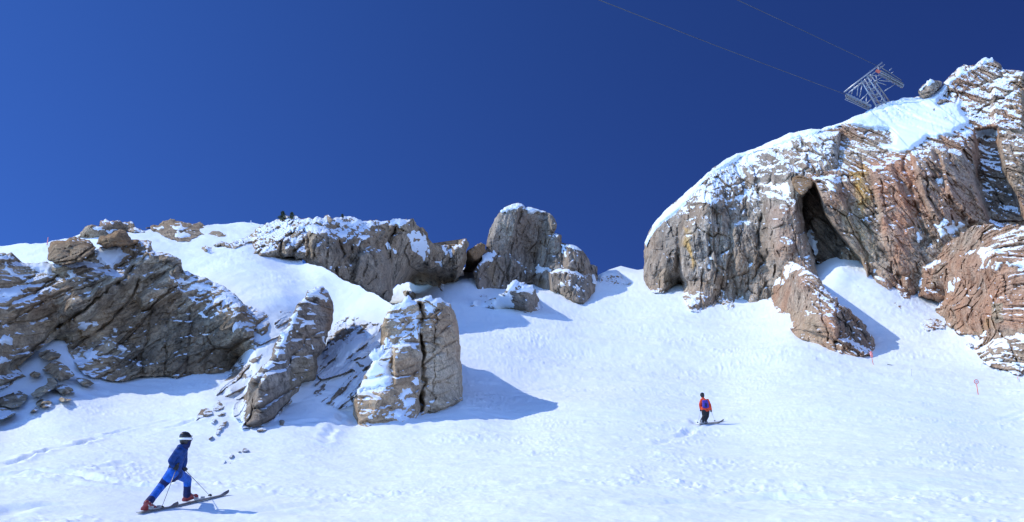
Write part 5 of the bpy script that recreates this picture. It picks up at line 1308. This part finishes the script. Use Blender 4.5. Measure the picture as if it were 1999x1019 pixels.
def sheaves(a, b, n, off, up):
    bm = bmesh.new()
    for s in (0, 1):
        o = off + s * .8
        tube(bm, tp(a[0], a[1], o), tp(b[0], b[1], o), .12)
        tube(bm, tp(a[0] + 2, a[1] - 6, o), tp(b[0] - 3, b[1] - 6, o), .07)
    q = 9
    for i in range(q):
        t = i / (q - 1)
        tube(bm, tp(a[0] + (b[0] - a[0]) * t, a[1] + (b[1] - a[1]) * t, off), tp(a[0] + (b[0] - a[0]) * t, a[1] + (b[1] - a[1]) * t - 6 * up, off), .05)
    beam = bm_obj('sheave_beam', bm, M_STEELD, pyl, True)
    ax = (tp(b[0], b[1], off) - tp(a[0], a[1], off)).normalized()
    for i in range(n):
        t = (i + .5) / n
        c = tp(a[0] + (b[0] - a[0]) * t, a[1] + (b[1] - a[1]) * t - 6.5 * up, off + .4)
        bm = bmesh.new()
        n_ = Vector((0.15, 1, .1)).normalized()
        tube(bm, c - n_ * .12, c + n_ * .12, .34, .34, 14)
        tube(bm, c - n_ * .22, c + n_ * .22, .12, .12, 10)
        bm_obj('sheave', bm, M_STEEL, beam, False)
    bm = bmesh.new()                                      # grating walkway beside the wheels
    for s in (0, .4, .8):
        tube(bm, tp(a[0] - 2, a[1] + 3, off - s), tp(b[0] + 2, b[1] + 3, off - s), .04)
    for i in range(14):
        t = i / 13
        tube(bm, tp(a[0] + (b[0] - a[0]) * t, a[1] + (b[1] - a[1]) * t + 3, off), tp(a[0] + (b[0] - a[0]) * t, a[1] + (b[1] - a[1]) * t + 3, off - .8), .03)
    bm_obj('walkway', bm, M_STEEL, pyl, False)
sheaves((1651,191), (1700,215), 8, .2, 1)
sheaves((1719,138), (1763,163), 8, 1.2, -1)
bm = bmesh.new(); box(bm, tp(1714, 139, .4), .75, .1, .62, Matrix.Rotation(.6, 3, 'Y')); bm_obj('warning_panel', bm, M_ORANGE, pyl, False)

for pts, lb in (([tp(1700,205,.6), tp(1655,186,.6), P(1400,90,105), P(1170,0,75), P(620,-214,46)], 'lower lift cable running up to the near sheaves of the pylon'),
                ([tp(1760,166,1.6), tp(1722,133,1.6), P(1560,56,120), P(1440,0,95), P(1000,-205,60)], 'upper lift cable running up to the far sheaves of the pylon')):
    bm = bmesh.new()
    for i in range(len(pts) - 1):
        tube(bm, pts[i], pts[i + 1], .042, .042, 6)
    o = bm_obj('lift_cable', bm, M_CABLE, None, True, origin=pts[0])
    set_props(o, lb, 'cable', 'lift cables across the sky')

# ------------------------------------------------------------------ signs and marker poles
def ground_pt(u, v):
    return P(u, v, T1(u, v))
g = ground_pt(1909, 770); k = T1(1909, 770) / F
sg = empty('round_sign', g)
set_props(sg, 'round orange rimmed warning sign on a short pole in the snow at the right', 'sign')
top = P(1906, 745, T1(1909, 770) + .1)
bm = bmesh.new(); tube(bm, g - Vector((0, 0, .3)), P(1906.4, 750, T1(1909, 770) + .1), .03, .03, 8); bm_obj('pole', bm, M_ORANGE, sg)
nrm = Vector((-.05, -1, -.15)).normalized()
bm = bmesh.new(); tube(bm, top - nrm * .015, top + nrm * .015, 4.6 * k, 4.6 * k, 28); bm_obj('rim', bm, M_ORANGE, sg, False)
bm = bmesh.new(); tube(bm, top + nrm * .012, top + nrm * .024, 3.3 * k, 3.3 * k, 24); face_ = bm_obj('sign_face', bm, M_WHITE, sg, False)
bm = bmesh.new()
tube(bm, top + nrm * .03 + Vector((-.045, 0, .05)), top + nrm * .03 + Vector((-.045, 0, -.02)), .014); tube(bm, top + nrm * .03 + Vector((.045, 0, .05)), top + nrm * .03 + Vector((.045, 0, -.02)), .014)
tube(bm, top + nrm * .03 + Vector((-.06, 0, -.03)), top + nrm * .03 + Vector((.06, 0, -.03)), .018)
bm_obj('symbol', bm, M_ORANGE, sg)

d_ = T1(1705, 712)
mp = empty('marker_pole', P(1705, 712, d_)); set_props(mp, 'slanting red marker pole with a faded padded top at the foot of the buttress', 'pole')
bm = bmesh.new(); tube(bm, P(1705.5, 716, d_), P(1701, 694, d_), .03, .025, 8); bm_obj('pole', bm, M_ORANGE, mp)
bm = bmesh.new(); tube(bm, P(1702, 697, d_), P(1700.3, 688, d_), .12, .12, 12); ball(bm, P(1700.3, 688, d_), .12); bm_obj('pad', bm, M_PINK, mp)
d_ = T1(1740, 713)
bm = bmesh.new(); tube(bm, P(1732, 712, d_) + Vector((0, 0, .05)), P(1747, 714.5, d_) + Vector((0, 0, .03)), .035, .03, 8)
set_props(bm_obj('fallen_pole', bm, mat_plain('grey_green_wood', (.14, .15, .11), .8), None, True, origin=P(1740, 713, d_)), 'thin dark pole lying flat in the snow right of the red marker pole', 'pole')
def thin_pole(u, v0, v1, d, r, mat, label, du=0):
    bm = bmesh.new(); tube(bm, P(u, v0, d), P(u + du, v1, d), r, r * .8, 7)
    set_props(bm_obj('marker_pole', bm, mat, None, True, origin=P(u, v0, d)), label, 'pole', 'marker poles')
thin_pole(1779, 738, 720, T1(1779, 737), .016, M_GREYP, 'faint thin grey pole upright in the snow, midway between marker pole and round sign')
thin_pole(1986, 746, 734, T1(1986, 745), .022, M_PINK, 'short pinkish stake by the rubble at the right edge', 1)
thin_pole(1990, 747, 737, T1(1990, 747), .018, M_GREYP, 'short grey stake at the right edge, beside the pinkish stake', -1)
thin_pole(92, 478, 463, float(SH(np.array([92.]), np.array([478.]))[0]), .05, M_PINK, 'faded reddish pole on the left skyline beside the big brown block', 2)
thin_pole(490, 439, 430, float(SH(np.array([490.]), np.array([438.]))[0]), .05, M_WHITE, 'tiny pale stake on the snowy skyline left of the conifers')

# ------------------------------------------------------------------ skis and poles
def ski(p0, p1, w, label, up=Vector((0, 0, 1)), tip=.12, group=None, mat=M_SKI):
    """tail p0, tip p1: sidecut, upturned shovel, tapered thickness"""
    d = (p1 - p0); L = d.length; x = d.normalized()
    y = up.cross(x).normalized(); z = x.cross(y).normalized()
    bm = bmesh.new(); n = 26; rows = []
    for i in range(n + 1):
        t = i / n
        ww = w * (.5 + .16 * (2 * t - 1) ** 2) * (1 if t < .93 else max(.12, math.sqrt(max(0, 1 - ((t - .93) / .07) ** 2)))) * (1 if t > .03 else .75)
        hh = tip * max(0, (t - .84) / .16) ** 2 + .015 * max(0, (.06 - t) / .06)
        th = .010 + .012 * math.sin(math.pi * min(1, max(0, t)))
        c = p0 + x * (L * t) + z * hh
        rows.append([bm.verts.new(c + y * s * ww + z * k2) for s, k2 in ((-1, 0), (1, 0), (1, th), (-1, th))])
    for a, b in zip(rows[:-1], rows[1:]):
        for k2 in range(4): bm.faces.new((a[k2], a[(k2 + 1) % 4], b[(k2 + 1) % 4], b[k2]))
    bm.faces.new(rows[0]); bm.faces.new(rows[-1])
    root = bm_obj('ski', bm, mat, None, False, origin=(p0 + p1) / 2)
    set_props(root, label, 'ski', group)
    R = Matrix((x, y, z)).transposed()
    def binding(at):
        bm = bmesh.new()
        c = p0 + x * at
        box(bm, c + z * .035, .30, .06, .025, R)
        box(bm, c + x * .17 + z * .06, .08, .07, .05, R)
        bm_obj('toe_piece', bm, M_GREYP, root, False)
        bm = bmesh.new()
        box(bm, c - x * .17 + z * .065, .09, .07, .06, R)
        tube(bm, c - x * .19 + z * .06, c - x * .30 + z * .13, .014, .011)
        bm_obj('heel_piece', bm, M_GREYP, root, False)
    root_b = binding
    return root, binding, x, z

def ski_pole(hand, tipp, label, group, grip_r=.018, mat=M_POLE):
    root = empty('ski_pole', tipp); set_props(root, label, 'ski pole', group)
    d = (tipp - hand).normalized()
    bm = bmesh.new(); tube(bm, hand, tipp, .009, .006, 8); bm_obj('shaft', bm, mat, root)
    bm = bmesh.new(); tube(bm, hand - d * .10, hand + d * .06, grip_r, grip_r * .85, 10); ball(bm, hand - d * .10, grip_r * 1.15); bm_obj('grip', bm, M_BLACK, root)
    bm = bmesh.new(); c = tipp - d * .07; tube(bm, c - d * .008, c + d * .008, .045, .05, 14); bm_obj('basket', bm, M_BLACK, root)
    return root

def glove(parent, wrist, knuckle, axis, mat, side=1, r=.038):
    """a gloved fist round a pole: palm, four fingers curled round 'axis', thumb from the side"""
    wrist, knuckle = Vector(wrist), Vector(knuckle)
    f = (knuckle - wrist).normalized(); ax = Vector(axis).normalized()
    n = f.cross(ax).normalized() * side
    segs = [((wrist - f * .05, .042), (wrist, .04)), ((wrist, .038), (knuckle, .042))]
    segs += [((wrist.lerp(knuckle, .55) - ax * .025, .032), (knuckle - ax * .03, .026)), ((wrist.lerp(knuckle, .55) + ax * .025, .032), (knuckle + ax * .03, .026))]
    for i, ln in enumerate((.9, 1.0, .95, .78)):
        b = knuckle + ax * (-.036 + .024 * i)
        k1 = b + f * .028 * ln + n * .022; k2 = k1 - f * .004 + n * .026 * ln; k3 = k2 - f * .026 * ln
        segs += [((b, .0135), (k1, .013)), ((k1, .013), (k2, .0125)), ((k2, .0125), (k3, .0115))]
    t0 = wrist.lerp(knuckle, .35) - ax * .035 + n * .01
    t1 = t0 + f * .03 - ax * .012 + n * .028; t2 = t1 + f * .03 + ax * .012 + n * .012
    segs += [((t0, .018), (t1, .016)), ((t1, .016), (t2, .013))]
    return blob('glove', segs, mat, parent, .007, 2)

def boot(parent, heel, toe, ankle, shin, mat, up):
    x = (toe - heel).normalized()
    segs = [((heel + up * .05, .055), (toe - x * .03 + up * .045, .048)), ((heel + x * .03 + up * .07, .062), (ankle, .065)), ((ankle, .066), (shin, .072)),
            ((heel + x * .02 + up * .025, .045), (toe + up * .025, .04)), ((heel + x * .16 + up * .08, .05), (heel + x * .06 + up * .16, .06))]
    o = blob('boot', segs, mat, parent, .012, 2)
    bm = bmesh.new()
    side = x.cross(up).normalized()
    for s in (-1, 1):
        for i in range(3):
            c = heel + x * (.20 - .05 * i) + up * (.085 + .045 * i)
            tube(bm, c + side * s * .045, c + side * s * .062 + x * .02, .009)
    bm_obj('buckle', bm, M_GREYP, o)
    return o

# ---- the skier in blue, climbing to the right
dA, dB = T1(370, 979), T1(289, 997)
upn = Vector((0, -.2, .98)).normalized()
heelF, toeF = P(359, 980.5, dA - .02) + upn * .012, P(384, 974.0, dA + .10) + upn * .04
heelR, toeR = P(279, 999.0, dB - .02) + upn * .012, P(303, 995, dB + .10) + upn * .012
xF = (toeF - heelF).normalized(); xR = (toeR - heelR).normalized()
s1 = ski(P(334, 991.5, T1(334, 991.5)) + upn * .012, P(446, 965.5, T1(446, 965.5)) + upn * .012, .105, 'dark front ski of the skier in blue, pointing up to the right', upn, .10, 'skis of the skier in blue')
s1[1]((heelF + toeF).lerp(heelF, 0) @ Vector((0, 0, 0)) if False else ((heelF + toeF) / 2 - (P(334, 991.5, T1(334, 991.5)) + upn * .012)).dot(s1[2]))
s2 = ski(P(270, 1003, T1(270, 1003)) + upn * .012, P(346, 989, T1(346, 989)) + upn * .012, .105, 'dark rear ski of the skier in blue, under the trailing red boot', upn, .09, 'skis of the skier in blue')
s2[1](((heelR + toeR) / 2 - (P(270, 1003, T1(270, 1003)) + upn * .012)).dot(s2[2]))

dm = (dA + dB) / 2
def bj(u, v, o=0.0): return P(u, v, dm + o)
man = empty('person', (heelF + heelR) / 2)
set_props(man, 'skier in blue jacket and trousers and black helmet striding uphill on skis at lower left', 'person')
hipN, hipF = bj(337, 922, -.10), bj(342, 921, .10)
kneeR, kneeF = bj(315, 949, -.16), P(366, 936, dA - .02)
ankR = heelR + xR * .06 + upn * .11; ankF = heelF + xF * .06 + upn * .11
shinR = ankR.lerp(kneeR, .35); shinF = ankF.lerp(kneeF, .35)
chest, belly = bj(351, 886), bj(344, 905)
neck, head = bj(359, 873), bj(363, 858)
shN, shF = bj(348, 880, -.19), bj(359, 879, .19)
elN, elF = bj(334, 899, -.27), bj(360, 901, .25)
wrN, wrF = bj(338, 911, -.24), bj(358, 914, .22)
knN, knF = bj(345, 913.5, -.22), bj(361, 917, .22)
fwd = (bj(400, 858, .25) - head).normalized()
upv = Vector((.12, 0, 1)).normalized()
lat = fwd.cross(upv).normalized(); upv = lat.cross(fwd).normalized()
RH = Matrix((fwd, lat, upv)).transposed().to_4x4()
body = [((head - upv * .03, .085), (head + upv * .045 - fwd * .015, .095)), ((head - upv * .09 + fwd * .045, .048), (head - upv * .02 + fwd * .03, .075)),
        ((head + fwd * .095 - upv * .01, .014), (head + fwd * .118 - upv * .035, .016)), ((head + fwd * .09 - upv * .072, .014), (head + fwd * .088 - upv * .085 , .016)), ((neck - upv * .05, .055), (head - upv * .06, .055)),
        ((chest, .12), (belly, .11)), ((belly, .11), ((hipN + hipF) / 2, .12)), ((neck, .06), (chest, .11)),
        ((shN, .055), (elN, .045)), ((elN, .042), (wrN, .03)), ((shF, .055), (elF, .045)), ((elF, .042), (wrF, .03)), ((chest, .1), (shN, .06)), ((chest, .1), (shF, .06)),
        ((hipN, .09), (kneeR, .06)), ((kneeR, .058), (ankR, .04)), ((hipF, .09), (kneeF, .06)), ((kneeF, .058), (ankF, .04)), ((wrN, .03), (knN, .03)), ((wrF, .03), (knF, .03))]
blob('body', body, M_SKIN, man, .013, 2)
blob('jacket', [((chest, .155), (belly, .145)), ((belly, .145), (bj(339, 924), .155)), ((neck - upv * .02, .085), (chest, .145)), ((neck + upv * .03 - fwd * .01, .085), (neck - upv * .04, .10)),
                ((neck - fwd * .09, .07), (neck - fwd * .11 - upv * .06, .07)), ((chest, .12), (shN, .085)), ((chest, .12), (shF, .085)), ((shN, .085), (elN, .072)), ((elN, .072), (wrN - (wrN - elN) * .12, .056)),
                ((shF, .085), (elF, .072)), ((elF, .072), (wrF - (wrF - elF) * .12, .056)), ((bj(341, 915, -.03), .15), (bj(336, 929, -.02), .15)), ((bj(343, 915, .05), .14), (bj(345, 926, .06), .135))],
     [M_NAVY, M_BLUE, M_NAVYD], man, .014, 4, {1: [(.55, 1.0, 2)], 11: [(.5, 1.0, 2)], 6: [(0, 1, 2)], 9: [(.0, 1, 0)]})
blob('trousers', [((hipN, .135), (kneeR, .095)), ((kneeR, .095), (shinR, .085)), ((shinR, .088), (ankR + (shinR - ankR) * .25, .095)),
                  ((hipF, .135), (kneeF, .10)), ((kneeF, .098), (shinF, .085)), ((shinF, .088), (ankF + (shinF - ankF) * .25, .094)), ((hipN, .13), (hipF, .13))],
     [M_BLUE, M_NAVYD], man, .013, 3, {0: [(.55, .97, 1)], 2: [(.15, 1, 1)], 4: [(.55, 1, 1)], 5: [(0, 1, 1)]})
boot(man, heelF, toeF, ankF, shinF, M_BOOT, upn); boot(man, heelR, toeR, ankR, shinR, M_BOOT, upn)
tipN, tipF = P(314, 995, T1(314, 995)), P(411, 969, T1(411, 969) + .1)
glove(man, wrN, knN, (tipN - knN), M_GLOVE, -1); glove(man, wrF, knF, (tipF - knF), M_GLOVE, 1)
blob('helmet', [((head + upv * .05 - fwd * .01, .122), (head + upv * .062 - fwd * .03, .122)), ((head - fwd * .055 - upv * .03, .085), (head + upv * .03, .115))], M_BLACK, man, .011, 2,
     extra=[(head - fwd * .02 - upv * .055 + lat * s * .075, (.045, .03, .055), RH) for s in (-1, 1)] + [(head + upv * .075 + fwd * .105, (.045, .085, .012), RH)])
blob('neck_gaiter', [((head - upv * .125 + fwd * .015, .088), (head - upv * .06 + fwd * .035, .082)), ((head - upv * .075 + fwd * .055, .055), (head - upv * .10 + fwd * .05, .06))], M_NAVYD, man, .011, 2)
gog = bmesh.new()
ring = []
for i in range(40):
    a = i / 40 * 6.28318
    rx, ry = .138, .132
    c = head + upv * .012 + fwd * (math.cos(a) * rx - .012) + lat * (math.sin(a) * ry)
    ring.append([gog.verts.new(c + upv * s * .024 + (fwd * math.cos(a) + lat * math.sin(a)) * e) for s, e in ((-1, 0), (1, 0), (1, .006), (-1, .006))])
for i in range(40):
    a, b = ring[i], ring[(i + 1) % 40]
    for k2 in range(4): gog.faces.new((a[k2], a[(k2 + 1) % 4], b[(k2 + 1) % 4], b[k2]))
gg = bm_obj('goggles', gog, M_WHITE, man)
bm = bmesh.new(); ball(bm, head + fwd * .098 + upv * .008, (.042, .085, .048), 3, RH); bm_obj('lens', bm, M_BLACK, gg)
ski_pole(knN + (tipN - knN).normalized() * -.0, tipN, 'near thin ski pole of the skier in blue, planted behind the front boot', 'poles of the skier in blue')
ski_pole(knF, tipF, 'far thin ski pole of the skier in blue, planted ahead beside the front ski', 'poles of the skier in blue')

# ---- the skier in orange, seen from behind
dC = T1(1377, 826)
def cj(u, v, o=0.0): return P(u, v, dC + o)
up2 = Vector((0, -.22, .975)).normalized()
k = dC / F
sk1 = ski(P(1359, 830, T1(1359, 830)) + up2 * .012, P(1408, 825.5, T1(1408, 825.5)) + up2 * .012, .11, 'nearer dark ski of the skier in orange', up2, .10, 'skis of the skier in orange')
sk2 = ski(P(1366, 828, T1(1366, 828)) + up2 * .012, P(1413, 823, T1(1413, 823)) + up2 * .012, .11, 'farther dark ski of the skier in orange', up2, .12, 'skis of the skier in orange')
sk1[1](.62); sk2[1](.60)
wom = empty('person', cj(1377, 826))
set_props(wom, 'skier in orange jacket and black trousers seen from behind, alone on the slope', 'person')
fw2 = Vector((.35, .93, .1)).normalized(); 
def anch(p0, x, at, z): return p0 + x * at + z * .04
hl1 = P(1359, 830, T1(1359, 830)) + up2 * .05 + sk1[2] * .50; to1 = hl1 + sk1[2] * .29
hl2 = P(1366, 828, T1(1366, 828)) + up2 * .05 + sk2[2] * .46; to2 = hl2 + sk2[2] * .29
an1 = hl1 + sk1[2] * .08 + up2 * .11; an2 = hl2 + sk2[2] * .08 + up2 * .11
kn1, kn2 = cj(1375, 813, -.02), cj(1380, 812.5, .10)
hp1, hp2 = cj(1374.2, 800, 0), cj(1380.2, 800, .06)
sn1 = an1.lerp(kn1, .4); sn2 = an2.lerp(kn2, .4)
bel, che = cj(1377, 796, .02), cj(1375.6, 785, .06)
nk, hd = cj(1372.5, 778.5, .14), cj(1371, 772.3, .2)
s_l, s_r = cj(1369.6, 781, .08), cj(1381.4, 781.5, .06)
e_l, e_r = cj(1366.6, 789.5, .06), cj(1386.0, 791, .02)
w_l, w_r = cj(1367.6, 798, .16), cj(1388.0, 799.5, .02)
k_l, k_r = cj(1368.2, 801, .2), cj(1388.6, 802.8, .03)
uz = Vector((-.15, 0, 1)).normalized(); f2 = Vector((-.45, .85, -.15)).normalized(); l2 = f2.cross(uz).normalized()
R2 = Matrix((f2, l2, uz)).transposed().to_4x4()
blob('body', [((hd - uz * .03, .085), (hd + uz * .04, .092)), ((hd + f2 * .05 - uz * .08, .05), (hd, .08)), ((hd + f2 * .1, .014), (hd + f2 * .115 - uz * .03, .016)), ((nk - uz * .04, .055), (hd - uz * .05, .055)), ((nk, .06), (che, .11)), ((che, .12), (bel, .11)), ((bel, .11), ((hp1 + hp2) / 2, .12)),
              ((che, .1), (s_l, .06)), ((che, .1), (s_r, .06)), ((s_l, .055), (e_l, .045)), ((e_l, .042), (w_l, .03)), ((s_r, .055), (e_r, .045)), ((e_r, .042), (w_r, .03)), ((w_l, .03), (k_l, .03)), ((w_r, .03), (k_r, .03)),
              ((hp1, .09), (kn1, .06)), ((kn1, .058), (an1, .04)), ((hp2, .09), (kn2, .06)), ((kn2, .058), (an2, .04))], M_SKIN, wom, .014, 2)
blob('jacket', [((che, .195), (bel, .18)), ((bel, .18), (cj(1377.2, 798, .02), .19)), ((cj(1374.2, 797.5, .02), .185), (cj(1380.2, 797.5, .04), .185)), ((nk, .09), (che, .15)), ((nk + uz * .03, .085), (nk - uz * .05, .105)), ((che, .12), (s_l, .085)), ((che, .12), (s_r, .085)), ((s_l, .085), (e_l, .072)), ((e_l, .072), (w_l, .055)), ((s_r, .085), (e_r, .074)), ((e_r, .072), (w_r, .056))],
     [M_REDJ, M_REDD], wom, .014, 4, {0: [(.35, 1, 1)]})
blob('trousers', [((hp1, .16), (kn1, .12)), ((kn1, .118), (sn1, .108)), ((sn1, .108), (an1.lerp(sn1, .1), .115)), ((hp2, .16), (kn2, .12)), ((kn2, .118), (sn2, .108)), ((sn2, .108), (an2.lerp(sn2, .1), .115)), ((hp1, .14), (hp2, .14))], M_TROU, wom, .014, 3)
boot(wom, hl1, to1, an1, sn1, M_GREYP, up2); boot(wom, hl2, to2, an2, sn2, M_GREYP, up2)
blob('helmet', [((hd + uz * .04, .122), (hd + uz * .055 - f2 * .02, .12)), ((hd - f2 * .05 - uz * .03, .085), (hd + uz * .02, .112))], M_BLACK, wom, .012, 2, extra=[(hd - f2 * .01 - uz * .05 + l2 * s * .075, (.045, .03, .05), R2) for s in (-1, 1)])
tl, tr = P(1361.5, 826.5, T1(1361.5, 826.5)), P(1395.5, 822.5, T1(1395.5, 822.5))
glove(wom, w_l, k_l, (tl - k_l), M_GLOVE, 1); glove(wom, w_r, k_r, (tr - k_r), M_GLOVE, -1)
ski_pole(k_l, tl, 'left thin ski pole of the skier in orange', 'poles of the skier in orange', mat=M_STEEL)
ski_pole(k_r, tr, 'right thin ski pole of the skier in orange', 'poles of the skier in orange', mat=M_STEEL)
pk = empty('backpack', cj(1377, 794, -.14)); set_props(pk, 'blue purple backpack worn over the orange jacket', 'backpack')
pa, pb = cj(1376.4, 784.2, -.13), cj(1377.4, 793.0, -.15)
blob('bag', [((pa, .10), (pb, .125)), ((pa + Vector((-.08, 0, .02)), .085), (pb + Vector((-.09, 0, 0)), .105)), ((pa + Vector((.08, 0, .02)), .085), (pb + Vector((.09, 0, 0)), .105))], M_PACK, pk, .012, 3)
blob('pocket', [((pa.lerp(pb, .6) + Vector((0, -.10, 0)), .06), (pb + Vector((0, -.10, 0)), .07))], M_NAVYD, pk, .01, 3)
bm = bmesh.new()
for s in (-1, 1):
    a = pa + Vector((.075 * s, .02, .06)); b = che + Vector((.11 * s, .08, .17)); tube(bm, a, b, .018)
    tube(bm, pb + Vector((.10 * s, .02, -.03)), bel + Vector((.165 * s, .02, .04)), .015)
bm_obj('strap', bm, M_NAVYD, pk)
